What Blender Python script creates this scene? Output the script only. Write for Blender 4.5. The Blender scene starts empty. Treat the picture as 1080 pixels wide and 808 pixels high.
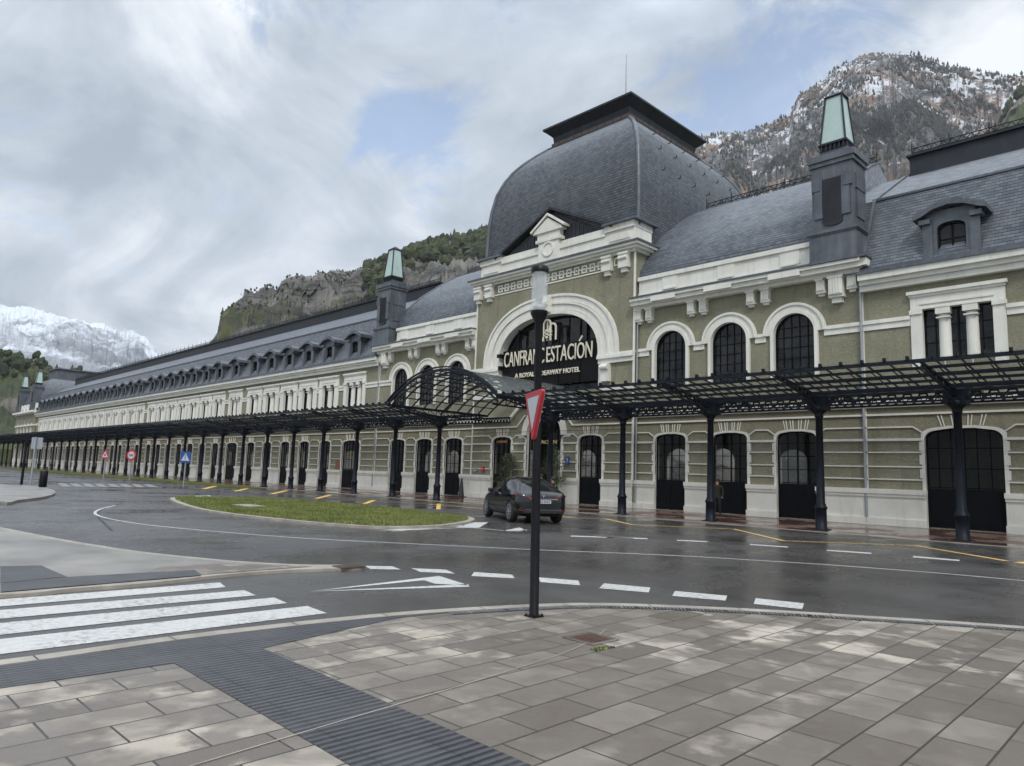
import bpy, math, random
from mathutils import Vector, Matrix, noise
R=math.radians; PI=math.pi
random.seed(7)
sc=bpy.context.scene; col=sc.collection
# ---------------------------------------------------------------- camera
F=752.287; W0,H0=1080,808
YAW,PIT,ROLL,CH=0.8000,0.12984,0.03534,1.6
YAW,PIT,ROLL=R(45.838),R(7.439),R(2.025)
cy,sy=math.cos(YAW),math.sin(YAW)
fw0=Vector((-sy,cy,0)); rt0=Vector((cy,sy,0)); up0=Vector((0,0,1))
FW=math.cos(PIT)*fw0+math.sin(PIT)*up0; UP=-math.sin(PIT)*fw0+math.cos(PIT)*up0
RT=math.cos(ROLL)*rt0+math.sin(ROLL)*UP; UU=-math.sin(ROLL)*rt0+math.cos(ROLL)*UP
cd=bpy.data.cameras.new('camera'); cam=bpy.data.objects.new('camera',cd); col.objects.link(cam)
m=Matrix.Identity(4)
for i in range(3): m[i][0]=RT[i]; m[i][1]=UU[i]; m[i][2]=-FW[i]
m[2][3]=CH; cam.matrix_world=m
cd.sensor_fit='HORIZONTAL'; cd.sensor_width=36; cd.lens=36*F/W0; cd.clip_end=20000; cd.clip_start=.1
sc.camera=cam
def ray(x,y): return FW+(x-W0/2)/F*RT+(H0/2-y)/F*UU
def G(x,y,z=0.0):
    d=ray(x,y); k=(z-CH)/d.z; return (d.x*k,d.y*k)
# ---------------------------------------------------------------- world, sun, exposure
SUN_EL,SUN_AZ=R(46),R(128)     # azimuth clockwise from +Y
w=bpy.data.worlds.new('World'); sc.world=w; w.use_nodes=True
nt=w.node_tree; N=nt.nodes; L=nt.links; N.clear()
def nn(t,**k):
    n=N.new(t)
    for a,b in k.items(): setattr(n,a,b)
    return n
out=nn('ShaderNodeOutputWorld'); bg=nn('ShaderNodeBackground'); bg.inputs['Strength'].default_value=0.115
sky=nn('ShaderNodeTexSky'); sky.sky_type='NISHITA'; sky.sun_disc=False; sky.sun_elevation=SUN_EL; sky.sun_rotation=SUN_AZ
sky.air_density=1.0; sky.dust_density=.6; sky.ozone_density=1.4
tc=nn('ShaderNodeTexCoord'); sep=nn('ShaderNodeSeparateXYZ'); L.new(tc.outputs['Generated'],sep.inputs[0])
# project direction on a cloud layer: (x,y)/(z+.12)
addz=nn('ShaderNodeMath',operation='ADD'); addz.inputs[1].default_value=.42; L.new(sep.outputs['Z'],addz.inputs[0])
mz=nn('ShaderNodeMath',operation='MAXIMUM'); mz.inputs[1].default_value=.06; L.new(addz.outputs[0],mz.inputs[0])
dx=nn('ShaderNodeMath',operation='DIVIDE'); L.new(sep.outputs['X'],dx.inputs[0]); L.new(mz.outputs[0],dx.inputs[1])
dy=nn('ShaderNodeMath',operation='DIVIDE'); L.new(sep.outputs['Y'],dy.inputs[0]); L.new(mz.outputs[0],dy.inputs[1])
cmb=nn('ShaderNodeCombineXYZ'); L.new(dx.outputs[0],cmb.inputs[0]); L.new(dy.outputs[0],cmb.inputs[1]); cmb.inputs[2].default_value=5.4
def wnoise(scale,det,rough,dist=0,vec=None):
    n=nn('ShaderNodeTexNoise'); n.inputs['Scale'].default_value=scale; n.inputs['Detail'].default_value=det
    n.inputs['Roughness'].default_value=rough; n.inputs['Distortion'].default_value=dist
    L.new((vec or cmb).outputs[0],n.inputs['Vector']); return n
def ramp(src,stops):
    r=nn('ShaderNodeValToRGB'); e=r.color_ramp.elements
    while len(e)<len(stops): e.new(.5)
    for i,(p,c) in enumerate(stops): e[i].position=p; e[i].color=(*c,1) if len(c)==3 else c
    L.new(src,r.inputs[0]); return r
n1=wnoise(4.6,12,.70,1.1)
# gaps of blue sky: a few directions where the cloud cover breaks, edges torn by the cloud noise
gap=None
nrm_=nn('ShaderNodeVectorMath',operation='NORMALIZE'); L.new(tc.outputs['Generated'],nrm_.inputs[0])
for px_,py_,rad,amt in ((442,178,4.4,.95),(446,120,4.0,.55),(425,150,3.5,.45),(838,62,6.2,.85),(775,105,5.0,1.0),(700,118,4.5,.55),(900,20,5,.5),(300,-80,7,.8),(1250,-160,7,.6)):
    d_=ray(px_,py_).normalized(); dt=nn('ShaderNodeVectorMath',operation='DOT_PRODUCT'); L.new(nrm_.outputs[0],dt.inputs[0]); dt.inputs[1].default_value=d_
    mr=nn('ShaderNodeMapRange'); mr.interpolation_type='SMOOTHSTEP'; mr.inputs[1].default_value=math.cos(R(rad*1.5)); mr.inputs[2].default_value=1; mr.inputs[3].default_value=0; mr.inputs[4].default_value=amt; L.new(dt.outputs['Value'],mr.inputs[0])
    if gap is None: gap=mr.outputs[0]
    else:
        a_=nn('ShaderNodeMath',operation='ADD'); L.new(gap,a_.inputs[0]); L.new(mr.outputs[0],a_.inputs[1]); gap=a_.outputs[0]
gm=nn('ShaderNodeMath',operation='MULTIPLY_ADD'); L.new(gap,gm.inputs[0]); gm.inputs[1].default_value=-.155; L.new(n1.outputs['Fac'],gm.inputs[2])
mask=ramp(gm.outputs[0],[(.25,(.22,.22,.22)),(.41,(1,1,1))])
n2=wnoise(2.3,9,.58,.9); 
n3=wnoise(5.2,9,.6,.5)
mx3=nn('ShaderNodeMath',operation='MULTIPLY_ADD'); L.new(n3.outputs['Fac'],mx3.inputs[0]); mx3.inputs[1].default_value=.35; L.new(n2.outputs['Fac'],mx3.inputs[2])
ccol=ramp(mx3.outputs[0],[(.48,(2.0,2.35,2.8)),(.64,(3.6,4.0,4.5)),(.82,(6.3,6.5,6.7))])
# hidden upper sky of an overcast day is brighter than its horizon (CIE overcast)
zen=nn('ShaderNodeMapRange'); zen.inputs[1].default_value=.52; zen.inputs[2].default_value=1; zen.inputs[3].default_value=1.0; zen.inputs[4].default_value=3.4
L.new(sep.outputs['Z'],zen.inputs[0])
cmul=nn('ShaderNodeVectorMath',operation='SCALE'); L.new(ccol.outputs[0],cmul.inputs[0]); L.new(zen.outputs[0],cmul.inputs['Scale'])
# thicker cover toward the horizon
hz=nn('ShaderNodeMapRange'); hz.inputs[1].default_value=.02; hz.inputs[2].default_value=.22; hz.inputs[3].default_value=1.0; hz.inputs[4].default_value=0
L.new(sep.outputs['Z'],hz.inputs[0])
mm=nn('ShaderNodeMath',operation='MAXIMUM'); L.new(mask.outputs[0],mm.inputs[0]); L.new(hz.outputs[0],mm.inputs[1])
mfac=nn('ShaderNodeMath',operation='MULTIPLY'); mfac.inputs[1].default_value=.97; L.new(mm.outputs[0],mfac.inputs[0])
skyb=nn('ShaderNodeMix',data_type='RGBA',blend_type='MIX'); 
L.new(mfac.outputs[0],skyb.inputs['Factor']); 
skm=nn('ShaderNodeVectorMath',operation='SCALE'); skm.inputs['Scale'].default_value=1.25; L.new(sky.outputs[0],skm.inputs[0])
L.new(skm.outputs[0],skyb.inputs['A']); L.new(cmul.outputs[0],skyb.inputs['B'])
L.new(skyb.outputs['Result'],bg.inputs['Color']); L.new(bg.outputs[0],out.inputs[0])
sd=bpy.data.lights.new('sun','SUN'); sd.energy=1.5; sd.angle=R(14); sd.color=(1,.96,.9)
sun=bpy.data.objects.new('sun',sd); col.objects.link(sun)
sdir=Vector((math.sin(SUN_AZ)*math.cos(SUN_EL),math.cos(SUN_AZ)*math.cos(SUN_EL),math.sin(SUN_EL)))
sun.rotation_euler=sdir.to_track_quat('Z','Y').to_euler(); sun.location=(0,0,60)
sc.view_settings.view_transform='Standard'; sc.view_settings.look='None'; sc.view_settings.exposure=.62; sc.view_settings.gamma=1; sc.view_settings.use_curve_mapping=False
sc.cycles.max_bounces=5; sc.cycles.transparent_max_bounces=24; sc.cycles.volume_bounces=0
# ---------------------------------------------------------------- materials
class Mat:
    def __init__(s,name):
        s.m=bpy.data.materials.new(name); s.m.use_nodes=True; s.t=s.m.node_tree; s.b=s.t.nodes['Principled BSDF']; s.o=s.t.nodes['Material Output']
        s.tc=s.t.nodes.new('ShaderNodeTexCoord'); s.geo=s.t.nodes.new('ShaderNodeNewGeometry')
    def n(s,t,**k):
        n=s.t.nodes.new(t)
        for a,b in k.items(): setattr(n,a,b)
        return n
    def l(s,a,b): s.t.links.new(a,b)
    def vec(s,kind='pos',scale=(1,1,1),rot=(0,0,0)):
        mp=s.n('ShaderNodeMapping'); mp.inputs['Scale'].default_value=scale; mp.inputs['Rotation'].default_value=rot
        s.l({'pos':s.geo.outputs['Position'],'uv':s.tc.outputs['UV'],'obj':s.tc.outputs['Object']}[kind],mp.inputs[0]); return mp.outputs[0]
    def noise(s,scale,det=4,rough=.55,vec=None,dist=0):
        n=s.n('ShaderNodeTexNoise'); n.inputs['Scale'].default_value=scale; n.inputs['Detail'].default_value=det; n.inputs['Roughness'].default_value=rough; n.inputs['Distortion'].default_value=dist
        s.l(vec or s.vec(),n.inputs['Vector']); return n.outputs['Fac']
    def ramp(s,src,stops):
        r=s.n('ShaderNodeValToRGB'); e=r.color_ramp.elements
        while len(e)<len(stops): e.new(.5)
        for i,(p,c) in enumerate(stops):
            e[i].position=p; e[i].color=(c,c,c,1) if isinstance(c,(int,float)) else (*c,1)
        s.l(src,r.inputs[0]); return r.outputs[0]
    def mix(s,f,a,b,bt='MIX'):
        x=s.n('ShaderNodeMix',data_type='RGBA',blend_type=bt)
        for k,v in (('Factor',f),('A',a),('B',b)):
            if isinstance(v,(int,float)): x.inputs[k].default_value=v if k=='Factor' else (v,v,v,1)
            elif isinstance(v,tuple): x.inputs[k].default_value=(*v,1)
            else: s.l(v,x.inputs[k])
        return x.outputs['Result']
    def math(s,op,a,b=0,c=0):
        x=s.n('ShaderNodeMath',operation=op)
        for i,v in enumerate((a,b,c)):
            if isinstance(v,(int,float)): x.inputs[i].default_value=v
            else: s.l(v,x.inputs[i])
        return x.outputs[0]
    def color(s,c):
        if isinstance(c,tuple): s.b.inputs['Base Color'].default_value=(*c,1)
        else: s.l(c,s.b.inputs['Base Color'])
        return s
    def rough(s,r):
        if isinstance(r,(int,float)): s.b.inputs['Roughness'].default_value=r
        else: s.l(r,s.b.inputs['Roughness'])
        return s
    def bump(s,h,st=.3,dist=.02,prev=None):
        b=s.n('ShaderNodeBump'); b.inputs['Strength'].default_value=st; b.inputs['Distance'].default_value=dist; s.l(h,b.inputs['Height'])
        if prev is not None: s.l(prev,b.inputs['Normal'])
        s.l(b.outputs[0],s.b.inputs['Normal']); return b.outputs[0]
def simple(name,c,r=.5,metal=0,var=.15,vs=1.5,bump=0,spec=.5):
    M=Mat(name); M.b.inputs['Specular IOR Level'].default_value=spec; a=tuple(x*(1-var) for x in c); b=tuple(min(1,x*(1+var)) for x in c)
    f=M.ramp(M.noise(vs,6,.6),[(.3,0),(.7,1)]); M.color(M.mix(f,a,b)).rough(r); M.b.inputs['Metallic'].default_value=metal
    if bump: M.bump(M.noise(vs*12,4,.6),bump,.01)
    return M.m
def mk_stucco():
    M=Mat('olive_stucco'); big=M.ramp(M.noise(.35,7,.65),[(.3,0),(.7,1)]); c=M.mix(big,(.222,.212,.146),(.305,.292,.206))
    gr=M.noise(9,5,.75); c=M.mix(M.ramp(gr,[(.35,.0),(.65,1)]),M.mix(.45,c,(.09,.082,.055)),c)
    st=M.noise(1,6,.68,M.vec('pos',(2.6,2.6,.16))); c=M.mix(M.ramp(st,[(.50,0),(.72,.5)]),c,(.125,.12,.09)); c=M.mix(M.ramp(M.noise(.9,6,.7),[(.52,0),(.72,.35)]),c,(.36,.35,.28))
    M.color(c).rough(.9); M.bump(gr,.9,.04); return M.m
def mk_white(name='white_stone',c1=(.62,.61,.55),c2=(.76,.75,.69)):
    M=Mat(name); c=M.mix(M.ramp(M.noise(.8,7,.65),[(.3,0),(.7,1)]),c1,c2)
    st=M.noise(1,6,.65,M.vec('pos',(3,3,.25))); c=M.mix(M.ramp(st,[(.52,0),(.8,.5)]),c,(.38,.38,.34))
    M.color(c).rough(.75); M.bump(M.noise(20,3,.6),.15,.01); return M.m
def mk_slate(name,bw=.26,rh=.17,c1=(.085,.100,.126),c2=(.175,.196,.228)):
    M=Mat(name); br=M.n('ShaderNodeTexBrick'); M.l(M.vec('uv'),br.inputs['Vector'])
    br.inputs['Scale'].default_value=1; br.inputs['Brick Width'].default_value=bw; br.inputs['Row Height'].default_value=rh; br.inputs['Mortar Size'].default_value=.007; br.inputs['Mortar Smooth'].default_value=.2
    br.inputs['Color1'].default_value=(*c1,1); br.inputs['Color2'].default_value=(*c2,1); br.inputs['Mortar'].default_value=(.022,.026,.034,1)
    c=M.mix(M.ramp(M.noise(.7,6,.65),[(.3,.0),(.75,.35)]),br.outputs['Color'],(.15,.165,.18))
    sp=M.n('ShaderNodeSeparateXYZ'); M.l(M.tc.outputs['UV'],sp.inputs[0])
    saw=M.math('FRACT',M.math('DIVIDE',sp.outputs['Y'],rh)); c=M.mix(1.0,c,M.ramp(saw,[(.0,.22),(.16,.30),(.24,1.0),(1,1.0)]),'MULTIPLY')  # shadow line at the foot of each slate row, painted into the colour
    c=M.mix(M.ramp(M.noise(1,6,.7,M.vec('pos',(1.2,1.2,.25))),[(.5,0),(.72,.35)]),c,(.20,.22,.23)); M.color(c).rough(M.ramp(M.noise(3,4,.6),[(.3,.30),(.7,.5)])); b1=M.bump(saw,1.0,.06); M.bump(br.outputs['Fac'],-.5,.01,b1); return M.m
def mk_asphalt():
    M=Mat('wet_asphalt'); big=M.noise(.22,6,.6,M.vec('pos',(1,.45,1))); fine=M.noise(60,3,.7)
    c=M.mix(M.ramp(big,[(.35,0),(.65,1)]),(.034,.031,.030),(.074,.069,.066)); c=M.mix(M.ramp(fine,[(.3,0),(.8,.5)]),c,(.085,.083,.085))
    c=M.mix(M.ramp(M.noise(.35,5,.6,M.vec('pos',(.5,1,1))),[(.50,0),(.66,.65)]),c,(.022,.019,.018))
    M.color(c).rough(M.ramp(M.noise(.35,7,.65,M.vec('pos',(1,.6,1))),[(.36,.12),(.48,.26),(.64,.44)])); M.b.inputs['Specular IOR Level'].default_value=.5
    b=M.bump(fine,.28,.006); M.bump(M.noise(5,3,.5),.06,.01,b); return M.m
def mk_paving():
    M=Mat('concrete_slabs'); v=M.vec('pos',(1,1,1),(0,0,R(88.5)))
    br=M.n('ShaderNodeTexBrick'); M.l(v,br.inputs['Vector']); br.inputs['Scale'].default_value=1; br.inputs['Brick Width'].default_value=.64; br.inputs['Row Height'].default_value=.345
    br.inputs['Mortar Size'].default_value=.008; br.inputs['Mortar Smooth'].default_value=.15
    br.inputs['Color1'].default_value=(.106,.089,.074,1); br.inputs['Color2'].default_value=(.172,.149,.127,1); br.inputs['Mortar'].default_value=(.045,.045,.036,1)
    wet=M.noise(.8,5,.6,None,.6); dry=M.ramp(wet,[(.46,0),(.56,1)])
    # each slab dries from its own edge: a second mask per slab
    br2=M.n('ShaderNodeTexBrick'); M.l(v,br2.inputs['Vector']); br2.inputs['Scale'].default_value=1; br2.inputs['Brick Width'].default_value=.64; br2.inputs['Row Height'].default_value=.345; br2.inputs['Mortar Size'].default_value=.0
    br2.inputs['Color1'].default_value=(0,0,0,1); br2.inputs['Color2'].default_value=(1,1,1,1)
    slabdry=M.ramp(M.math('ADD',M.math('MULTIPLY',br2.outputs['Color'],.16),M.noise(2.3,5,.6)),[(.56,0),(.68,1)])
    pat=M.math('MULTIPLY',M.math('MAXIMUM',M.math('MULTIPLY',dry,slabdry),M.math('MULTIPLY',slabdry,.3)),M.math('MULTIPLY',M.ramp(M.noise(.33,3,.5),[(.40,.35),(.58,1.0)]),.78))
    c=M.mix(pat,br.outputs['Color'],(.50,.45,.37)); jf=br.outputs['Fac']
    c=M.mix(M.ramp(M.noise(70,3,.7),[(.3,0),(.7,.30)]),c,(.225,.20,.165)); c=M.mix(M.ramp(M.noise(1.3,6,.6),[(.45,0),(.7,.55)]),c,(.105,.085,.072)); c=M.mix(jf,c,(.035,.034,.026))
    M.color(c).rough(M.mix(pat,M.ramp(M.noise(1.1,4,.6),[(.35,.30),(.7,.52)]),.8)); b=M.bump(br.outputs['Fac'],-.6,.008); M.bump(M.noise(90,3,.7),.25,.004,b); return M.m
def mk_tactile():
    M=Mat('ribbed_tiles'); wv=M.n('ShaderNodeTexWave'); wv.wave_type='BANDS'; wv.bands_direction='X'; wv.inputs['Scale'].default_value=4.6; wv.inputs['Distortion'].default_value=0
    M.l(M.vec(),wv.inputs['Vector']); 
    br=M.n('ShaderNodeTexBrick'); M.l(M.vec('pos',(1,1,1),(0,0,R(90))),br.inputs['Vector']); br.inputs['Scale'].default_value=1; br.inputs['Brick Width'].default_value=.4; br.inputs['Row Height'].default_value=.4; br.inputs['Mortar Size'].default_value=.006; br.offset=0
    br.inputs['Color1'].default_value=(.9,.9,.9,1); br.inputs['Color2'].default_value=(1.1,1.1,1.1,1); br.inputs['Mortar'].default_value=(.4,.4,.4,1)
    g=M.ramp(wv.outputs['Fac'],[(.2,(.008,.008,.010)),(.6,(.058,.059,.064))]); c=M.mix(1.0,g,br.outputs['Color'],'MULTIPLY')
    c=M.mix(M.ramp(M.noise(2,6,.7),[(.4,0),(.75,.5)]),c,(.09,.09,.09)); M.color(c).rough(.42); b=M.bump(wv.outputs['Fac'],.7,.01); M.bump(M.noise(40,3,.7),.2,.004,b); return M.m
def mk_redpave():
    M=Mat('wet_brown_paving'); br=M.n('ShaderNodeTexBrick'); M.l(M.vec(),br.inputs['Vector']); br.inputs['Scale'].default_value=1; br.inputs['Brick Width'].default_value=.5; br.inputs['Row Height'].default_value=.5; br.inputs['Mortar Size'].default_value=.008
    br.inputs['Color1'].default_value=(.15,.085,.065,1); br.inputs['Color2'].default_value=(.20,.12,.095,1); br.inputs['Mortar'].default_value=(.07,.05,.04,1)
    pud=M.noise(.42,5,.6,M.vec('pos',(1,1.3,1)))
    c=M.mix(M.ramp(pud,[(.42,0),(.62,1)]),M.mix(.45,br.outputs['Color'],(.04,.022,.018)),M.mix(.35,br.outputs['Color'],(.26,.20,.17))); M.color(c).rough(M.ramp(pud,[(.44,.05),(.58,.42)])); M.bump(br.outputs['Fac'],-.3,.005); return M.m
def mk_paint(name,c,wear=.5):
    M=Mat(name); f=M.ramp(M.noise(14,5,.75),[(.46,0),(.62,wear)]); f2=M.ramp(M.noise(1.2,4,.6),[(.4,.25),(.7,1)])
    M.color(M.mix(M.math('MULTIPLY',f,f2),c,(.10,.10,.10))).rough(.45); M.bump(M.noise(60,3,.6),.3,.004); return M.m
def mk_glass(name,c,alpha,r=.05):
    M=Mat(name); M.color(c).rough(r); M.b.inputs['Alpha'].default_value=alpha; M.bump(M.noise(1.5,2,.5),.03,.02); return M.m
def mk_window():
    M=Mat('dark_window_glass'); f=M.ramp(M.noise(1.3,4,.6),[(.4,0),(.65,1)]); M.color(M.mix(f,(.004,.005,.006),(.022,.024,.025))).rough(.04); M.b.inputs['Specular IOR Level'].default_value=.3
    M.bump(M.noise(.9,2,.5),.06,.03); return M.m
def mk_doorglass():
    M=Mat('door_glass'); M.color((.006,.007,.008)).rough(.04); M.b.inputs['Specular IOR Level'].default_value=.35; M.b.inputs['Alpha'].default_value=.38; M.bump(M.noise(.9,2,.5),.05,.03); return M.m
def mk_grass():
    M=Mat('grass_blades'); M.color(M.mix(M.ramp(M.noise(.8,6,.6),[(.3,0),(.7,1)]),(.085,.115,.022),(.20,.215,.06))).rough(.7); return M.m
def mk_kerb():
    M=Mat('kerb_stone'); c=M.mix(M.ramp(M.noise(2,6,.65),[(.3,0),(.7,1)]),(.20,.18,.15),(.36,.33,.28)); M.color(c).rough(.6); M.bump(M.noise(30,4,.6),.3,.01); return M.m
def mk_zinc(name,c1,c2,r=.45):
    M=Mat(name); c=M.mix(M.ramp(M.noise(1.1,7,.65),[(.3,0),(.7,1)]),c1,c2); st=M.noise(1,6,.65,M.vec('pos',(4,4,.3))); c=M.mix(M.ramp(st,[(.5,0),(.75,.5)]),c,tuple(min(1,x*1.7) for x in c2)); M.color(c).rough(r); M.b.inputs['Metallic'].default_value=.25; return M.m
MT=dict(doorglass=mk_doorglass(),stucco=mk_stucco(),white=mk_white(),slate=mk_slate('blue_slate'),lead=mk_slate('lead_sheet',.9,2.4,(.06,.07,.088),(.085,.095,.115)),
 asphalt=mk_asphalt(),paving=mk_paving(),tactile=mk_tactile(),redpave=mk_redpave(),paint=mk_paint('white_road_paint',(.50,.50,.48),.95),yellow=mk_paint('yellow_road_paint',(.74,.48,.12),.5),
 window=mk_window(),grassb=mk_grass(),kerb=mk_kerb(),zinc=mk_zinc('weathered_zinc',(.06,.07,.085),(.12,.135,.155)),zincd=mk_zinc('dark_zinc',(.014,.016,.021),(.028,.031,.040),.6),
 iron=simple('navy_iron_paint',(.007,.010,.017),.42,.0,.35,2.0,0,.22),black=simple('black_paint',(.005,.005,.007),.4,0,.3,3,0,.25),frame=simple('black_frame',(.004,.005,.007),.6,0,.3,3,0,.12),
 cglass=mk_glass('canopy_glass',(.55,.62,.60),.16,.12),lampglass=mk_glass('lamp_glass',(.75,.8,.8),.32,.04),green=simple('pale_green_glass',(.40,.52,.49),.14,0,.10,1.2),
 letter=simple('cream_lettering',(.66,.62,.50),.5,0,.08,3),gold=simple('gold_lettering',(.60,.48,.22),.4,.2,.1,3),panel=simple('sign_panel',(.005,.005,.006),.5,0,.3,2,0,.15),
 steel=simple('galvanised_steel',(.33,.34,.35),.4,.6,.15,5),rust=simple('rusty_iron',(.085,.045,.034),.7,.2,.4,8,.4),brownf=simple('brown_frieze',(.075,.055,.045),.7,0,.3,6),brick=simple('terracotta',(.22,.09,.05),.7,0,.2,6),
 red=simple('sign_red',(.42,.018,.03),.35,0,.06,4),signw=simple('sign_white',(.46,.48,.51),.4,0,.04,4),blue=simple('sign_blue',(.012,.06,.27),.35,0,.06,4),signgrey=simple('sign_back_grey',(.30,.33,.36),.5,.3,.1,4),
 signblack=simple('sign_black',(.01,.01,.012),.5,0,.1,4),concrete=simple('worn_concrete',(.20,.188,.17),.4,0,.4,.7,.3),carp=simple('car_paint_black',(.003,.004,.007),.07,.0,.2,2,0,.7),
 carg=simple('car_glass',(.006,.007,.008),.03,0,.1,2),tyre=simple('tyre_rubber',(.012,.012,.013),.75,0,.2,9),alloy=simple('alloy_rim',(.42,.43,.45),.28,.85,.1,5),
 tail=simple('tail_light_red',(.22,.005,.008),.15,0,.1,5),plastic=simple('black_plastic',(.012,.012,.013),.55,0,.2,5),skin=simple('skin',(.42,.24,.17),.55,0,.08,6),
 hair=simple('dark_hair',(.018,.012,.009),.6,0,.3,20),coat=simple('dark_olive_coat',(.020,.019,.013),.85,0,.25,6),coatr=simple('dark_red_coat',(.10,.02,.02),.85,0,.25,6),trous=simple('black_trousers',(.012,.012,.015),.85,0,.2,6),
 leafd=simple('topiary_leaf',(.060,.085,.035),.6,0,.45,6),wood=simple('trunk_bark',(.08,.055,.035),.85,0,.3,8),soil=simple('turf_base',(.085,.10,.03),.9,0,.35,3,.5),
 parap=simple('roof_grey_cap',(.045,.05,.062),.5,.2,.3,2),warm=simple('stone_far_wall',(.30,.27,.22),.85,0,.25,.3,.3),orange=simple('amber_sign',(.7,.28,.08),.4,0,.1,5))
# ---------------------------------------------------------------- mesh builder
class MB:
    def __init__(s): s.v=[]; s.f=[]; s.uv=[]; s.sm=[]
    def add(s,pts,faces,uvs=None,smooth=False):
        b=len(s.v); s.v+= [tuple(p) for p in pts]
        for i,f in enumerate(faces):
            s.f.append([b+k for k in f]); s.uv.append(uvs[i] if uvs else None); s.sm.append(smooth)
        return s
    def box(s,x0,x1,y0,y1,z0,z1):
        p=[(x,y,z) for x in (x0,x1) for y in (y0,y1) for z in (z0,z1)]
        return s.add(p,[(0,1,3,2),(4,6,7,5),(0,4,5,1),(2,3,7,6),(0,2,6,4),(1,5,7,3)])
    def bar(s,a,b,w,h=None,up=(0,0,1)):
        a=Vector(a); b=Vector(b); h=h or w; d=(b-a).normalized(); u=Vector(up)
        if abs(d.dot(u))>.99: u=Vector((1,0,0))
        r=d.cross(u).normalized()*w/2; u=r.cross(d).normalized()*h/2
        p=[q+i*r+j*u for q in (a,b) for i,j in ((-1,-1),(1,-1),(1,1),(-1,1))]
        return s.add(p,[(0,3,2,1),(4,5,6,7),(0,1,5,4),(1,2,6,5),(2,3,7,6),(3,0,4,7)])
    def tube(s,a,b,r0,r1=None,n=10,smooth=True):
        a=Vector(a); b=Vector(b); r1=r0 if r1 is None else r1; d=(b-a).normalized(); u=Vector((1,0,0)) if abs(d.z)>.9 else Vector((0,0,1))
        x=d.cross(u).normalized(); y=d.cross(x)
        p=[q+r*(math.cos(2*PI*k/n)*x+math.sin(2*PI*k/n)*y) for q,r in ((a,r0),(b,r1)) for k in range(n)]
        s.add(p,[(k,(k+1)%n,n+(k+1)%n,n+k) for k in range(n)],None,smooth)
        return s.add(p,[tuple(range(n))[::-1],tuple(range(n,2*n))])
    def lathe(s,c,prof,n=14,smooth=True):
        p=[(c[0]+r*math.cos(2*PI*k/n),c[1]+r*math.sin(2*PI*k/n),c[2]+z) for r,z in prof for k in range(n)]; m=len(prof)
        s.add(p,[(j*n+k,j*n+(k+1)%n,(j+1)*n+(k+1)%n,(j+1)*n+k) for j in range(m-1) for k in range(n)],None,smooth)
        return s.add(p,[tuple(range(n))[::-1],tuple(range((m-1)*n,m*n))])
    def grid(s,fn,nu,nv,uvfn=None,smooth=False,flip=False):
        p=[fn(i/nu,j/nv) for j in range(nv+1) for i in range(nu+1)]; q=[(uvfn(i/nu,j/nv) if uvfn else (0,0)) for j in range(nv+1) for i in range(nu+1)]
        fs=[(j*(nu+1)+i,j*(nu+1)+i+1,(j+1)*(nu+1)+i+1,(j+1)*(nu+1)+i) for j in range(nv) for i in range(nu)]
        if flip: fs=[f[::-1] for f in fs]
        return s.add(p,fs,[[q[k] for k in f] for f in fs] if uvfn else None,smooth)
    def prismY(s,poly,y0,y1):   # polygon in (x,z) extruded along y
        n=len(poly); p=[(x,y0,z) for x,z in poly]+[(x,y1,z) for x,z in poly]
        return s.add(p,[tuple(range(n)),tuple(range(n,2*n))[::-1]]+[(k,n+k,n+(k+1)%n,(k+1)%n) for k in range(n)])
    def prismX(s,poly,x0,x1):   # polygon in (y,z) extruded along x
        n=len(poly); p=[(x0,y,z) for y,z in poly]+[(x1,y,z) for y,z in poly]
        return s.add(p,[tuple(range(n))[::-1],tuple(range(n,2*n))]+[(k,(k+1)%n,n+(k+1)%n,n+k) for k in range(n)])
    def prismZ(s,poly,z0,z1):
        n=len(poly); p=[(x,y,z0) for x,y in poly]+[(x,y,z1) for x,y in poly]
        return s.add(p,[tuple(range(n))[::-1],tuple(range(n,2*n))]+[(k,(k+1)%n,n+(k+1)%n,n+k) for k in range(n)])
    def stripY(s,outer,inner,y0,y1):  # band between two polylines (x,z), thick in y
        n=len(outer); p=[(x,y0,z) for x,z in outer]+[(x,y0,z) for x,z in inner]+[(x,y1,z) for x,z in outer]+[(x,y1,z) for x,z in inner]; f=[]
        for k in range(n-1): f+=[(k,k+1,n+k+1,n+k),(k,2*n+k,2*n+k+1,k+1),(n+k,n+k+1,3*n+k+1,3*n+k)]
        f+=[(0,n,3*n,2*n),(n-1,3*n-1,4*n-1,2*n-1)]
        return s.add(p,f)
    def build(s,name,mat,parent=None,loc=None,label=None,autouv=False,fix=True):
        me=bpy.data.meshes.new(name); me.from_pydata(s.v,[],s.f); 
        if any(u for u in s.uv) or autouv:
            ul=me.uv_layers.new(name='UVMap'); k=0
            for fi,poly in enumerate(me.polygons):
                u=s.uv[fi]
                if u is None:
                    nrm=Vector(poly.normal); h=Vector((0,0,1)).cross(nrm); h=h.normalized() if h.length>.01 else Vector((1,0,0)); sl=nrm.cross(h)
                    u=[(Vector(s.v[i]).dot(h),Vector(s.v[i]).dot(sl)) for i in s.f[fi]]
                for q in u: ul.data[k].uv=q; k+=1
        me.polygons.foreach_set('use_smooth',s.sm); 
        if fix and not any(u for u in s.uv):
            import bmesh
            bm=bmesh.new(); bm.from_mesh(me); bmesh.ops.recalc_face_normals(bm,faces=bm.faces); bm.to_mesh(me); bm.free()
        me.materials.append(MT[mat] if isinstance(mat,str) else mat); me.update()
        o=bpy.data.objects.new(name,me); col.objects.link(o)
        if parent: o.parent=parent
        if loc: o.location=loc
        if label: o['label']=label
        return o
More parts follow.
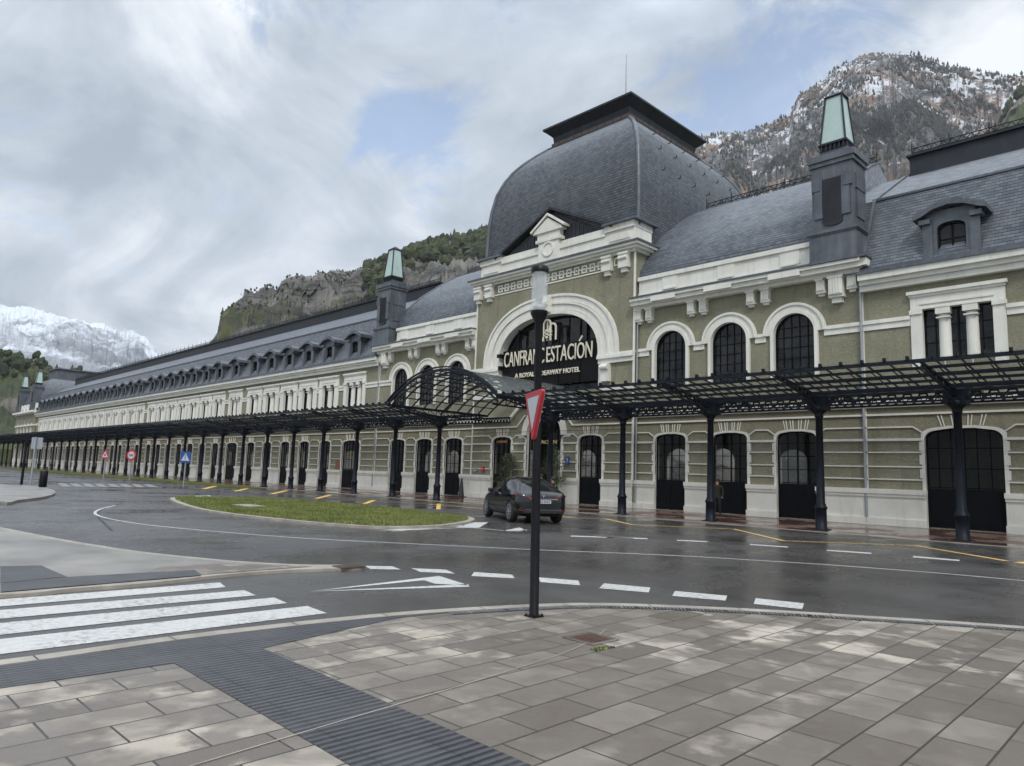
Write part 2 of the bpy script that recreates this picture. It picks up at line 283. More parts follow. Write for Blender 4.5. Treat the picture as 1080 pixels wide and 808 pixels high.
def empty(name,loc,label,cat,group=None,rz=0):
    o=bpy.data.objects.new(name,None); o.empty_display_size=.3; col.objects.link(o); o.location=loc; o.rotation_euler=(0,0,rz); o['label']=label; o['category']=cat
    if group: o['group']=group
    return o
def tag(o,label,cat,group=None):
    o['label']=label; o['category']=cat
    if group: o['group']=group
    return o
def struct(o,kind='structure',label=None):
    o['kind']=kind
    if label: o['label']=label; 
    return o
def dup(o,loc=None,parent=None,rot=None):
    c=o.copy(); col.objects.link(c)
    if parent: c.parent=parent
    if loc is not None: c.location=loc
    if rot is not None: c.rotation_euler=rot
    return c
def arc(cx,cz,rx,rz,a0=0,a1=180,n=20,p=1.0):
    r=[]
    for k in range(n+1):
        a=R(a0+(a1-a0)*k/n); c,s_=math.cos(a),math.sin(a)
        r.append((cx+rx*math.copysign(abs(c)**p,c),cz+rz*math.copysign(abs(s_)**p,s_)))
    return r
def head(cx,w,zs,zt,kind):
    """opening head polyline from right to left: spring height zs, crown zt"""
    if kind=='arc': return arc(cx,zs,w/2,zt-zs,0,180,18)
    if kind=='ell': return arc(cx,zs,w/2,zt-zs,0,180,28,.82)
    if kind=='cam':
        return [(cx+w/2,zs)]+[(cx+w/2-.02-w*.16*(1-math.cos(R(a))),zs+(zt-zs)*.8*math.sin(R(a))) for a in (20,40,60,80)]+[(cx+w*.15,zt),(cx-w*.15,zt)]+[(cx-w/2+.02+w*.16*(1-math.cos(R(a))),zs+(zt-zs)*.8*math.sin(R(a))) for a in (80,60,40,20)]+[(cx-w/2,zs)]
    return [(cx+w/2,zt),(cx-w/2,zt)]
def wall_open(mb,rev,x0,x1,z0,z1,ops,y=0,dep=.35):
    """wall sheet with real openings; ops=(cx,w,zb,zs,zt,kind); rev receives the reveals"""
    ops=sorted(ops); x=x0
    q=lambda a,b,c,d: mb.add([(a,y,c),(b,y,c),(b,y,d),(a,y,d)],[(0,1,2,3)]) if b-a>1e-4 and d-c>1e-4 else None
    for cx,w_,zb,zs,zt,kind in ops:
        a,b=cx-w_/2,cx+w_/2; q(x,a,z0,z1); q(a,b,z0,zb)
        h=head(cx,w_,zs,zt,kind); n=len(h)
        for k in range(n-1):
            (xa,za),(xb,zb_)=h[k],h[k+1]
            if abs(xa-xb)>1e-5: mb.add([(xb,y,zb_),(xa,y,za),(xa,y,z1),(xb,y,z1)],[(0,1,2,3)])
        loop=[(b,zb)]+h+[(a,zb)]; 
        if abs(h[0][1]-zs)>1e-6: pass
        pts=[(p[0],y,p[1]) for p in loop]+[(p[0],y+dep,p[1]) for p in loop]; m_=len(loop)
        rv=MB() if isinstance(rev,list) else rev; rv.add(pts,[(k,k+1,m_+k+1,m_+k) for k in range(m_-1)]+[(m_-1,0,m_,2*m_-1)])
        if isinstance(rev,list): rev.append(rv)
        x=b
    q(x,x1,z0,z1)
def pane_mesh(name,w,zb,zs,zt,kind,nx,zbars,solid=None,fr=.055,y=.0,mat='frame'):
    """glazing + frame of one opening, local to (cx, y, 0); returns [frame, pane] as meshes"""
    f=MB(); h=head(0,w,zs,zt,kind); h2=[(px*(1-2*fr/w),zb+(pz-zb)*(1-fr/(zt-zb))) for px,pz in h]
    f.stripY([(w/2,zb)]+h+[(-w/2,zb)],[(w/2-fr,zb)]+h2+[(-w/2+fr,zb)],y-.05,y+.03)
    def top(x):
        best=zs
        for (xa,za),(xb,zb_) in zip(h,h[1:]):
            if min(xa,xb)<=x<=max(xa,xb) and abs(xa-xb)>1e-6: best=za+(zb_-za)*(x-xa)/(xb-xa)
        return best
    for i in range(1,nx):
        x=-w/2+w*i/nx; t=.035 if (i*2==nx) else .014; f.box(x-t,x+t,y-.02-.002*i,y+.015,zb,top(x)-fr*.5)
    for z in zbars: 
        hw=w/2-fr*.5
        if z>zs: 
            while top(hw)<z and hw>.1: hw-=.05
        f.box(-hw,hw,y-.018,y+.012,z-.015,z+.015)
    if solid: f.box(-w/2+fr,w/2-fr,y-.03,y+.02,zb+.03,solid); f.box(-w/2+.15,-.06,y-.045,y-.02,zb+.2,solid-.15); f.box(.06,w/2-.15,y-.045,y-.02,zb+.2,solid-.15)
    p=MB(); hh=[(w/2,zb)]+h+[(-w/2,zb)]; p.add([(a,y+.022,b) for a,b in hh],[tuple(range(len(hh)))])
    return f,p
# ================================================================ GROUND
XC=-29.74
def sheet(name,pts,z,mat,hole=None):
    mb=MB(); mb.add([(x,y,z) for x,y in pts],[tuple(range(len(pts)))]); o=mb.build(name,mat,fix=False)
    if o.data.polygons[0].normal.z<0: o.data.flip_normals()
    return struct(o)
def smooth(pts,n=6,closed=False):
    r=[]; m=len(pts)
    for i in range(m if closed else m-1):
        p=[pts[(i+k)%m] if closed else pts[min(max(i+k,0),m-1)] for k in (-1,0,1,2)]
        for s in range(n):
            t=s/n; r.append(tuple(.5*((2*p[1][k])+(-p[0][k]+p[2][k])*t+(2*p[0][k]-5*p[1][k]+4*p[2][k]-p[3][k])*t*t+(-p[0][k]+3*p[1][k]-3*p[2][k]+p[3][k])*t**3) for k in (0,1)))
    if not closed: r.append(pts[-1])
    return r
def offs(pts,d,closed=False):
    r=[]; n=len(pts)
    for i in range(n):
        a=pts[(i-1)%n] if closed or i>0 else pts[i]; b=pts[(i+1)%n] if closed or i<n-1 else pts[i]
        t=Vector((b[0]-a[0],b[1]-a[1])); t=t.normalized() if t.length else Vector((1,0)); r.append((pts[i][0]-t.y*d,pts[i][1]+t.x*d))
    return r
def ribbon(mb,pts,w,z0,z1=None,closed=False):
    a=pts; b=offs(pts,w,closed); n=len(pts)
    rng=range(n if closed else n-1)
    if z1 is None:
        for k in rng: j=(k+1)%n; mb.add([(*a[k],z0),(*a[j],z0),(*b[j],z0),(*b[k],z0)],[(0,1,2,3)])
    else:
        L_=0
        for k in rng:
            j=(k+1)%n
            mb.add([(*p,z) for z in (z0,z1) for p in (a[k],a[j],b[j],b[k])],[(0,3,2,1),(4,5,6,7),(0,1,5,4),(1,2,6,5),(2,3,7,6),(3,0,4,7)])
    return mb
sheet('ground',[(-5600,-1500),(3000,-1500),(3000,5200),(-5600,5200)],-.03,'soil')
sheet('road',[(-330,-60),(60,-60),(60,26.15),(-330,26.15)],0,'asphalt')
# station pavement: slopes up gently from the kerb to the wall
mb=MB(); mb.add([(-330,26.28,.014),(60,26.28,.014),(60,27.6,.022),(-330,27.6,.022),(60,32.6,.160),(-330,32.6,.160)],[(0,1,2,3),(3,2,4,5)]); o=struct(mb.build('station_pavement','redpave',fix=False))
mb=MB(); mb.box(-330,60,26.10,26.3,-.02,.016); struct(mb.build('station_kerb','kerb'))
# near plaza
kp=[(-7.1,-9.0),(-7.02,-2),(-6.92,1.2),(-7.0,2.74),(-6.84,4.74),(-6.33,6.55),(-5.75,7.6),(-4.5,8.8),(-3.5,9.55),(-1.98,10.62),(1.5,12.6),(7,15.0),(20,18.5)]
kc=smooth(kp,8)
inner=offs(kc,-.17)
sheet('plaza_paving',inner+[(20,-9)],.03,'paving')
mb=MB(); ribbon(mb,kc,-.165,-.02,.036); struct(mb.build('plaza_kerb','kerb'))
# joints of the kerb stones
jt=MB(); acc=0
for k in range(len(kc)-1):
    a=Vector(kc[k]); b=Vector(kc[k+1]); d=(b-a).length; acc+=d
    if acc>1.0 and b.y>0 and b.x<3:
        acc=0; t=(b-a)/d; nrm=Vector((t.y,-t.x)); jt.add([(*(b-t*.006),.0372),(*(b+t*.006),.0372),(*(b+t*.006+nrm*.165),.0372),(*(b-t*.006+nrm*.165),.0372)],[(0,1,2,3)])
struct(jt.build('kerb_joints','signblack',fix=False))
# ribbed warning tiles: wedge along the kerb and the branch across the plaza
wedge=[p for p in offs(kc,-.175) if -9<p[1]<5.6]
sheet('ribbed_kerb_strip',wedge+[G(480,648.5),G(420,655),(-6.12,3.02),(-6.07,2.26),(-6.09,1.12),(-6.1,-9)],.034,'tactile')
sheet('ribbed_crossing_strip',[(-6.071,2.26),(-6.121,3.02),(8,3.02),(8,2.26)],.034,'tactile')
# slot drain following the kerb
dr=[p for p in offs(kc,-.20) if 5.2<p[1]<16]
mb=MB(); ribbon(mb,dr,-.15,.0345); struct(mb.build('slot_drain','black',fix=False))
dg=MB(); acc=0
for k in range(len(dr)-1):
    a=Vector(dr[k]); b=Vector(dr[k+1]); d=(b-a).length; t=(b-a)/d; nr=Vector((t.y,-t.x)); q=0
    while q<d:
        p=a+t*q; c0=p+nr*.01; c1=p+nr*.14; dg.bar((c0.x,c0.y,.037),(c1.x,c1.y,.037),.016,.006); q+=.045
struct(dg.build('drain_grating','steel'))
# mid traffic island (paved tongue on the left)
mid=[(-60,1.6),(-32,2.0),(-24.5,2.6),G(0,558),G(60,570),G(100,577),G(150,584.5),G(200,590),G(250,594.5),G(300,597.5),G(340,598.5),G(372,598.6),G(384,600.5),G(372,602),G(340,603),G(300,604.5),G(240,609),G(150,619),G(80,624),G(0,631),(-11.2,0.2),(-11.6,-4),(-12,-9),(-60,-9)]
ms=smooth(mid,5,True)
mb=MB(); mb.prismZ(ms,-.02,.045); struct(mb.build('traffic_island_kerb','kerb'))
ins=offs(ms,.16,True) if True else ms
cx_=sum(p[0] for p in ms)/len(ms); 
def area(P): return sum(P[i][0]*P[(i+1)%len(P)][1]-P[(i+1)%len(P)][0]*P[i][1] for i in range(len(P)))/2
if abs(area(ins))>abs(area(ms)): ins=offs(ms,-.16,True)
sheet('traffic_island_paving',[p for p in ins if p[0]<-10.9],.049,'concrete')
pt=[G(300,600.6),G(330,600.8),G(300,603),G(215,609.5),G(150,609),G(170,601),G(235,597)]
sheet('traffic_island_slabs',pt,.052,'paving')
sheet('ribbed_island_strip',[G(0,620),G(70,613),G(205,605),G(212,611),G(110,620),G(0,629.5)],.056,'tactile')
sheet('ribbed_island_corner',[G(0,601.5),G(43,600.5),G(70,612.7),G(0,619.7)],.0565,'tactile')
# far left island
fi=[(-120,4),(-75,8.9),G(0,512.5),G(28,513.6),G(45,516),G(56,519),G(58,522),G(48,526),G(20,530),G(0,532),(-40,4.4),(-60,3.2),(-120,0)]
fs=smooth(fi,5,True); mb=MB(); mb.prismZ(fs,-.02,.10); struct(mb.build('far_island','concrete'))
# grass island
gi=[(-35.6,13.6),(-34.3,11.9),G(200,536.5),G(242,544),G(314,552),G(360,555.8),G(405,558.2),G(459,557),G(486,554),G(500,550.5),G(496,547.5),G(477,545.2),G(423,538.6),G(350.6,532),G(278,527),G(224,526.5),(-35.2,15.3)]
gs=smooth(gi,5,True)
mb=MB(); mb.prismZ(gs,-.02,.075); struct(mb.build('grass_island_kerb','kerb'))
gin=offs(gs,.22,True)
if abs(area(gin))>abs(area(gs)): gin=offs(gs,-.22,True)
sheet('grass_island_turf',gin,.085,'soil')
def inside(p,poly):
    c=False; n=len(poly)
    for i in range(n):
        a,b=poly[i],poly[i-1]
        if (a[1]>p[1])!=(b[1]>p[1]) and p[0]<(b[0]-a[0])*(p[1]-a[1])/(b[1]-a[1])+a[0]: c=not c
    return c
def grass_patch(name,poly,z,n,hmin,hmax,label):
    xs=[p[0] for p in poly]; ys=[p[1] for p in poly]; v=[];f=[]; k=0
    while k<n:
        x=random.uniform(min(xs),max(xs)); y=random.uniform(min(ys),max(ys))
        if not inside((x,y),poly): continue
        a=random.uniform(0,6.28); wd=random.uniform(.012,.03); h=random.uniform(hmin,hmax)*(1+.6*noise.noise(Vector((x*.8,y*.8,0)))); lx,ly=random.uniform(-.03,.03),random.uniform(-.03,.03)
        b=len(v); v+=[(x-wd*math.cos(a),y-wd*math.sin(a),z),(x+wd*math.cos(a),y+wd*math.sin(a),z),(x+lx,y+ly,z+h)]; f.append((b,b+1,b+2)); k+=1
    me=bpy.data.meshes.new(name); me.from_pydata(v,[],f); me.materials.append(MT['grassb']); o=bpy.data.objects.new(name,me); col.objects.link(o); o['kind']='stuff'; o['label']=label; return o
grass_patch('grass',gin,.085,42000,.03,.085,'short green grass on the oval traffic island')
cvr=MB(); c0=G(262,537.3); cvr.box(c0[0]-.7,c0[0]+.7,c0[1]-.35,c0[1]+.35,.08,.16); o=cvr.build('inspection_cover','kerb'); tag(o,'pale concrete inspection cover set in the oval grass island','cover')
vg=[(-140,21.4),(-76,22.6),(-60,22.9),(-52,23.3),(-51.5,24.8),(-60,25.3),(-76,25.4),(-140,25.6)]
sheet('verge_turf',vg,.02,'soil'); grass_patch('verge_grass',vg,.02,26000,.06,.16,'strip of grass along the road before the station pavement')
# ---- painted markings (worn paint sheets on the asphalt)
def paint(name,polys,mat='paint',z=.004):
    mb=MB()
    for P in polys: mb.add([(x,y,z) for x,y in P],[tuple(range(len(P)))])
    o=mb.build(name,mat,fix=False)
    for p in o.data.polygons:
        if p.normal.z<0: p.flip()
    return struct(o)
rt_=[((232,614.6),(238,619.6)),((258,622.8),(270,628.2)),((289,630.5),(303,636.5)),((324,639.5),(345,647))]
zb=[]
for k,(a,b) in enumerate(rt_):
    A=Vector(G(*a)); B=Vector(G(*b)); x0=[(-10.12,-9.40),(-9.16,-8.72),(-8.42,-7.98),(-7.66,-7.28)][k]
    L0=G(0,[632.5,643.8,657.5,674.5][k]); L1=G(0,[640,653,670,690.5][k]); A1=Vector(L0)+(Vector(L0)-A)*2; B1=Vector(L1)+(Vector(L1)-B)*2
    zb.append([tuple(A),tuple(B),tuple(B1),tuple(A1)])
MT['faded']=mk_paint('faded_road_paint',(.20,.20,.20),.8)
paint('zebra_crossing',zb)
def q4(*p): return [G(*a) for a in p]
paint('give_way_dashes',[q4((384,597),(414,597.5),(423,601),(391,600.5)),q4((434,599.6),(470,601),(480,605.2),(443,603.5)),q4((500,603.6),(540,606.3),(543,610.3),(497,607.8)),q4((568,609.2),(610,612.6),(612,617.6),(570,614.2)),q4((637,615.5),(686,620),(684,625.2),(632,620.7)),q4((712,623.6),(767,628.6),(765,633.8),(709,628.8)),q4((797,631.2),(848,636.6),(846,642.8),(795,637.2))])
paint('give_way_triangle',[q4((326,624.2),(463,607.6),(447,612.3)),q4((326,624.2),(494,616.4),(495,619.2)),q4((463,607.6),(495,617.8),(459,616),(447,612.3))])
def lane(name,pts,w,mat='paint',z=.004,dash=None):
    mb=MB(); P=smooth(pts,6) if len(pts)>2 else pts
    ribbon(mb,P,w,z); o=mb.build(name,mat,fix=False)
    for p in o.data.polygons:
        if p.normal.z<0: p.flip()
    return struct(o)
lane('lane_edge_line',[G(120,533),G(102,538),G(100,543),G(120,548.5),G(160,554.5),G(240,562),G(330,568.6),G(450,574.6),G(560,580),G(700,585.8),G(800,591.5),G(900,598),G(1080,613),(1.5,16.4),(12,16.8)],.085)
lane('island_guide_line',[G(415,560.5),G(490,557),G(540,560.5),G(557,559)],.1)
paint('island_chevrons',[q4((480,556.4),(500,551),(515,551),(505,556.8)),q4((530,560),(548,556.5),(556,559.8)),q4((400,559.5),(485,553.5),(490,554.6),(430,559.6))])
paint('centre_dashes',[q4((602,565),(683,567.8),(683,568.8),(602,566)),q4((714,569.5),(746,571),(746,572),(714,570.5)),q4((791,574),(831,576.6),(831,577.7),(791,575)),q4((872,580),(919,583.2),(919,584.4),(872,581.2)),q4((963,586.6),(1012,590.6),(1012,592),(963,588)),q4((640,566.5),(668,567.6),(668,568.5),(640,567.4))])
paint('far_crossing',[q4((60+k*13,509.8+k*.15),(68+k*13,509.9+k*.15),(76+k*13,513.3+k*.1),(66+k*13,513.2+k*.1)) for k in range(8)],'faded')
paint('parking_arrow',[q4((205,523),(222,522.6),(222,524.4),(206,525)),q4((226,524.6),(250,524.2),(250,525.4),(226,526))])
def yl(pts,w): return [p for p in zip(pts,pts[1:])]
yp=[(455,531.8),(560,540.5),(604,546.2),(640,547.2),(668,553.4),(776,558.2),(828,570.4),(966,575.4),(1066,592)]
mb=MB(); P=[G(*a) for a in yp]; ribbon(mb,P,-.16,.0045)
P=[G(1062,591.8),G(1080,584)]; ribbon(mb,[(-4.0,20.5),(-3.4,22.4),(-.6,22.5),(1.5,20),(4,22.4)],-.32,.0045)
for o in [mb.build('loading_bay_line','yellow',fix=False)]:
    struct(o)
    for p in o.data.polygons:
        if p.normal.z<0: p.flip()
ys=[((460.5,531.5),(465,531.7),(464.5,537.3),(460,537.2))]
for a,b,c in ((382,531.3,391),(331,525.8,345),(284,521,299),(246,518,262),(212,515.6,228)): ys.append(((a,b),(a+5,b+.2),(c+6,b-3.6),(c+1,b-3.8)))
paint('parking_bay_marks',[q4(*p) for p in ys],'yellow')
lane('parking_bay_line',[G(200,514.8),G(300,520.8),G(396,528.3),G(455,532.2)],.08,'yellow',.0048)
lane('asphalt_joint',[G(120,560),G(104,543),G(112,536),G(130,531)],.07,'signblack',.0035)
# white string of lighter joint over the plaza
lane('plaza_joint_line',[G(330,776),G(590,695),G(640,668)],.012,'kerb',.0362)
lane('plaza_joint_line',[G(200,816),G(330,776)],.012,'kerb',.0362)
# ================================================================ STATION
ST=empty('station_building',(XC,32,0),'long olive and white station hotel with blue slate roofs and a domed centre','station building')
wall=MB(); rev=[]   # stucco sheets, white reveals, white trim
TW,DW=2.66,1.75
Pn=[(22.1,'T'),(26.3,'D'),(30.0,'D'),(33.7,'D'),(37.4,'D'),(41.1,'D'),(45.7,'T'),(50.1,'D'),(53.8,'D'),(57.5,'D'),(61.1,'D'),(64.7,'D'),(68.4,'D'),(72.1,'D')]+[(76.8+3.75*k,'D') for k in range(17)]
LEFT_END=-141.0; RIGHT_END=49
GP=[(s*x,k) for x,k in Pn for s in (-1,1) if s<0 or x<48]
g_ops=[];u_ops=[]; b_ops=[(s*3.66,1.7,.155,3.80,4.08,'cam') for s in (-1,1)]+[(0,2.85,.155,4.15,5.55,'arc')]
for x,k in GP:
    g_ops.append((x,TW if k=='T' else DW,.155,3.72 if k=='T' else 3.8,4.08,'cam'))
    u_ops.append((x,2.46 if k=='T' else 1.95,6.9,8.98,8.98,'sq'))
pav=[s*x for x in (8.82,12.2,15.5) for s in (-1,1)]
for x in pav: g_ops.append((x,1.84,.155,3.8,4.08,'cam')); u_ops.append((x,1.92,6.6,8.64,9.57,'arc'))
BH=6.6
for a,b in ((LEFT_END,-BH),(BH,RIGHT_END)):
    wall_open(wall,rev,a,b,0,6,[o for o in g_ops if a<o[0]<b]); wall_open(wall,rev,a,b,6,10.9,[o for o in u_ops if a<o[0]<b])
for a,b in ((-18.55,-BH),(BH,18.55)): wall.add([(a,0,10.9),(b,0,10.9),(b,0,12),(a,0,12)],[(0,1,2,3)])
BY=-.25
wall_open(wall,rev,-BH,BH,0,6,b_ops,BY); wall_open(wall,rev,-BH,BH,6,14.9,[(0,8.35,6.9,8.7,11.58,'ell')],BY,.75)
for s in (-1,1): wall.add([(s*BH,BY,0),(s*BH,2.2,0),(s*BH,2.2,14.9),(s*BH,BY,14.9)],[(0,1,2,3)]); wall.add([(s*18.55,0,10.8),(s*18.55,14.8,10.8),(s*18.55,14.8,12),(s*18.55,0,12)],[(0,1,2,3)])
# back and ends (never seen from the square, closed for side views)
wall_open(wall,rev,LEFT_END,RIGHT_END,0,10.9,[(o[0],o[1]*1.0,.155,3.3,4.0,'arc') for o in g_ops]+[(x,1.9,.155,3.2,4.1,'arc') for x in (-3.66,0,3.66)],14.5,.3); wall.box(RIGHT_END-.3,RIGHT_END,.05,14.5,0,10.85)
wo=wall.build('wall','stucco',ST,fix=False)
for r_ in rev: r_.build('reveal','white',ST)
# dark interior seen through the panes: floor/back wall a few metres in
# --- trim of the ground floor
ops_all=sorted(g_ops); 
def gaps(ops,a,b):
    x=a; r=[]
    for o in sorted(ops): r.append((x,o[0]-o[1]/2)); x=o[0]+o[1]/2
    r.append((x,b)); return [g for g in r if g[1]-g[0]>.05]
plin=MB(); lines=MB()
def ground_trim(a,b,ops,y):
    for xa,xb in gaps(ops,a,b):
        plin=MB(); plin.box(xa,xb,y-.10,y+.02,.1,1.50); plin.box(xa-.02,xb+.02,y-.17,y+.01,.1,.42); plin.box(xa-.03,xb+.03,y-.19,y+.012,1.42,1.62); plin.box(xa-.01,xb+.01,y-.15,y+.013,1.30,1.42)
        if xb-xa>5: m=(xa+xb)/2; plin.box(m-.03,m+.03,y-.13,y-.09,.42,1.3)
        plin.build('plinth','white',ST)
        for z in (2.02,2.54,3.13): lines.box(xa+.0,xb-.0,y-.05,y+.02,z-.025,z+.025)
        lines.box(xa+.0,xb-.0,y-.065,y+.021,3.60,3.70)
        ia=xa+(.42 if xa>a+.01 else 0); ib=xb-(.42 if xb<b-.01 else 0)
        if ib>ia: lines.box(ia,ib,y-.05,y+.02,4.14,4.20)
        if xa>a+.01: lines.bar((ia,y-.015,4.17),(xa+.06,y-.015,3.92),.05,.07,(0,1,0)); lines.box(xa,xa+.13,y-.042,y+.022,1.6,3.9)
        if xb<b-.01: lines.bar((ib,y-.015,4.17),(xb-.06,y-.015,3.92),.05,.07,(0,1,0)); lines.box(xb-.13,xb,y-.042,y+.022,1.6,3.9)
        for z in (2.27,2.83,3.37):
            if xa>a+.01: lines.box(xa,xa+.2,y-.055,y+.023,z-.18,z+.18)
            if xb<b-.01: lines.box(xb-.2,xb,y-.055,y+.023,z-.18,z+.18)
    for o in ops:
        if o[1]>2.7 and o[5]=='arc': continue
        k=o[1]/1.8
        for t in (-.52,-.2,.2,.52):
            for e in (-.05,.05): lines.bar((o[0]+t*k*.85+e,y-.012,4.17),(o[0]+t*k+e*1.3,y-.012,4.60),.035,.05,(0,1,0))
        h=head(*[o[i] for i in (0,1,3,4)],o[5]); h2=[(o[0]+(px-o[0])*1.1,pz+.1) for px,pz in h]; lines.stripY(h2,h,y-.04,y+.024)
for a,b in ((LEFT_END,-BH),(BH,RIGHT_END)):
    ground_trim(a,b,[o for o in g_ops if a<o[0]<b],0)
    lines.box(a,b,-.07,.02,4.66,4.74); lines.box(a,b,-.12,.021,5.0,5.12); lines.box(a,b,-.2,.022,5.12,5.34)
ground_trim(-BH,BH,b_ops,BY)
for s in (-1,1):
    lines.box(min(s*BH,s*2.3),max(s*BH,s*2.3),BY-.07,BY+.02,4.66,4.74)
    lines.box(min(s*BH,s*2.9),max(s*BH,s*2.9),BY-.16,BY+.021,5.05,5.32)
    lines.bar((s*2.95,BY-.06,5.19),(s*1.99,BY-.06,6.05),.2,.26,(0,1,0)); lines.bar((s*2.3,BY-.03,4.7),(s*1.62,BY-.03,5.4),.08,.1,(0,1,0))
    lines.box(s*BH-.06,s*BH+.06,BY-.04,BY+.02,1.62,14.4)
    lines.box(s*18.5-.08,s*18.5+.08,-.05,.02,1.62,10.8)
lines.box(-2,2,BY-.16,BY+.021,5.95,6.2)
lines.stripY(arc(0,4.15,1.85,1.85,0,180,18),arc(0,4.15,1.43,1.40,0,180,18),BY-.1,BY+.02)
lines.build('rustication','white',ST)
# --- upper trim
band=MB()
def ustrip(a,b,ops,y,ex):
    for xa,xb in gaps([(o[0],o[1]+2*ex(o),0,0,0,0) for o in ops],a,b):
        bb=MB(); bb.box(xa,xb,y-.06,y+.02,8.36,8.62); bb.box(xa,xb,y-.12,y+.021,8.62,8.78); bb.build('impost_band','white',ST)
for a,b in ((LEFT_END,-18.5),(18.5,RIGHT_END)): ustrip(a,b,[o for o in u_ops if a<o[0]<b],0,lambda o:(3.35-o[1])/2)
for a,b in ((-18.5,-BH),(BH,18.5)): ustrip(a,b,[o for o in u_ops if a<o[0]<b],0,lambda o:.42)
for s in (-1,1):
    band=MB(); x0,x1=sorted((s*BH,s*4.18)); band.box(x0,x1,BY-.14,BY+.02,8.14,8.4); band.box(x0-.03,x1+.03,BY-.24,BY+.021,8.4,8.58); band.box(x0-.03,x1+.03,BY-.19,BY+.022,8.58,8.70)
    xs=s*4.75; band.box(xs-.28,xs+.28,BY-.26,BY+.023,7.1,8.12); band.tube((xs-.27,BY-.28,7.9),(xs+.27,BY-.28,7.9),.16,.16,12); band.box(*sorted((s*BH,s*4.3)),BY-.1,BY+.02,6.6,6.9)
    band.box(*sorted((s*4.18,s*4.42)),BY-.07,BY+.024,6.9,8.14)
    band.build('great_impost','white',ST)
arch=MB()
for (ro,zo),(ri,zi),pr in (((5.6,4.12),(5.42,3.96),.2),((5.42,3.96),(5.0,3.62),.13),((5.0,3.62),(4.85,3.48),.19),((4.85,3.48),(4.45,3.14),.11),((4.45,3.14),(4.17,2.88),.16)):
    arch.stripY(arc(0,8.7,ro,zo,0,180,40,.86),arc(0,8.7,ri,zi,0,180,40,.84),BY-pr,BY+.02)
arch.box(-.45,.45,BY-.42,BY-.05,11.7,12.75); arch.tube((-.42,BY-.42,12.3),(.42,BY-.42,12.3),.2,.2,12)
arch.build('great_archivolt','white',ST)
# --- cornices
cor=MB(); gut=MB()
def wing_cornice(a,b):
    cor.box(a,b,-.28,.02,10.05,10.3); cor.box(a,b,-.40,.021,10.3,10.48); cor.box(a,b,-.55,.022,10.48,10.74); gut.box(a,b,-.62,.0,10.74,10.84)
    n=int((b-a)/.35); 
wing_cornice(LEFT_END,-18.55); wing_cornice(18.55,RIGHT_END)
for s in (-1,1):
    a,b=sorted((s*BH,s*18.72))
    cor.box(a,b,-.36,.02,10.95,11.12); cor.box(a,b,-.62,.021,11.12,11.34); cor.box(a,b,-.74,.022,11.34,11.5); gut.box(a-.02,b+.02,-.80,.0,11.5,11.58)
    for t in (8.0,11.2,14.6): cor.box(*sorted((s*t,s*(t+1.5))),-.77,-.6,11.16,11.44)
    # end return
    cor.box(*sorted((s*18.55,s*18.95)),-.6,3,11.15,11.48); gut.box(*sorted((s*18.5,s*19.0)),-.78,3,11.501,11.575)
    # parapet
    a,b=sorted((s*6.75,s*16.35)); cor.box(a,b,-.06,.28,11.58,12.6); cor.box(a-.03,b+.03,-.16,.3,12.6,12.82); cor.box(a,b,-.12,.27,11.6,11.86)
    for t in (8.3,11.6,14.9): cor.box(*sorted((s*t,s*(t+.95))),-.11,.0,11.9,12.62); cor.box(*sorted((s*(t+.1),s*(t+.85))),-.2,-.1,11.86,11.95)
# bay cornice
for z0,z1,p in ((14.36,14.5,.14),(14.5,14.66,.34),(14.66,14.80,.5)): cor.box(-BH-p,BH+p,BY-p,2.0+p*.3,z0,z1)
gut.box(-BH-.58,BH+.58,BY-.58,2.25,14.80,14.9)
cor.box(-6.47,6.47,BY+.08,1.5,14.9,16.22); cor.box(-6.5,6.5,BY-.02,1.55,14.9,15.12)
for s in (-1,1): 
    cor.box(*sorted((s*4.4,s*6.5)),BY-.04,1.56,15.9,16.26); cor.box(*sorted((s*4.75,s*6.2)),BY+.01,BY+.1,15.3,15.7); 
    gut.box(*sorted((s*4.3,s*6.75)),BY-.2,1.85,16.26,16.4)
cor.box(-4.4,4.4,BY+.0,BY+.2,15.72,15.86); 
cor.build('cornice','white',ST); gut.build('gutter','zinc',ST)
# brackets under the cornices
br0=MB(); br0.box(-.19,.19,-.30,.02,10.38,10.96); br0.box(-.24,.24,-.36,.021,10.86,10.965); br0.box(-.22,.22,-.26,.022,10.28,10.40)
for t in (-.1,0,.1): br0.box(t-.022,t+.022,-.325,-.29,10.42,10.86)
br0.box(-.14,.14,-.16,.019,10.16,10.28)
bo=None
for x in (6.85,7.55,10.15,10.85,13.45,14.2,16.85,18.2,-6.85,-7.55,-10.15,-10.85,-13.45,-14.2,-16.85,-18.2):
    if bo is None: bo=br0.build('bracket','white',ST,loc=(x,0,0))
    else: dup(bo,(x,0,0),ST)
b2=MB(); b2.box(-.3,.3,-.42,.02,10.1,10.96); b2.box(-.34,.34,-.46,.021,10.84,10.962); b2.box(-.33,.33,-.34,.022,9.98,10.12); b2.box(-.22,.22,-.24,.019,9.75,9.98)
for t in (-.18,-.06,.06,.18): b2.box(t-.03,t+.03,-.45,-.41,10.14,10.84)
bo2=b2.build('console','white',ST,loc=(17.55,0,0)); dup(bo2,(-17.55,0,0),ST)
b3=MB(); b3.box(-.33,.33,BY-.3,BY+.02,13.5,14.38); b3.box(-.36,.36,BY-.36,BY+.021,14.26,14.382); b3.tube((-.3,BY-.3,14.05),(.3,BY-.3,14.05),.11,.11,10); b3.box(-.2,.2,BY-.18,BY+.022,13.25,13.5)
for k,x in enumerate((-6.4,-5.3,4.75,5.95)): bo3=b3.build('console','white',ST,loc=(x,0,0)) if k==0 else dup(bo3,(x,0,0),ST)
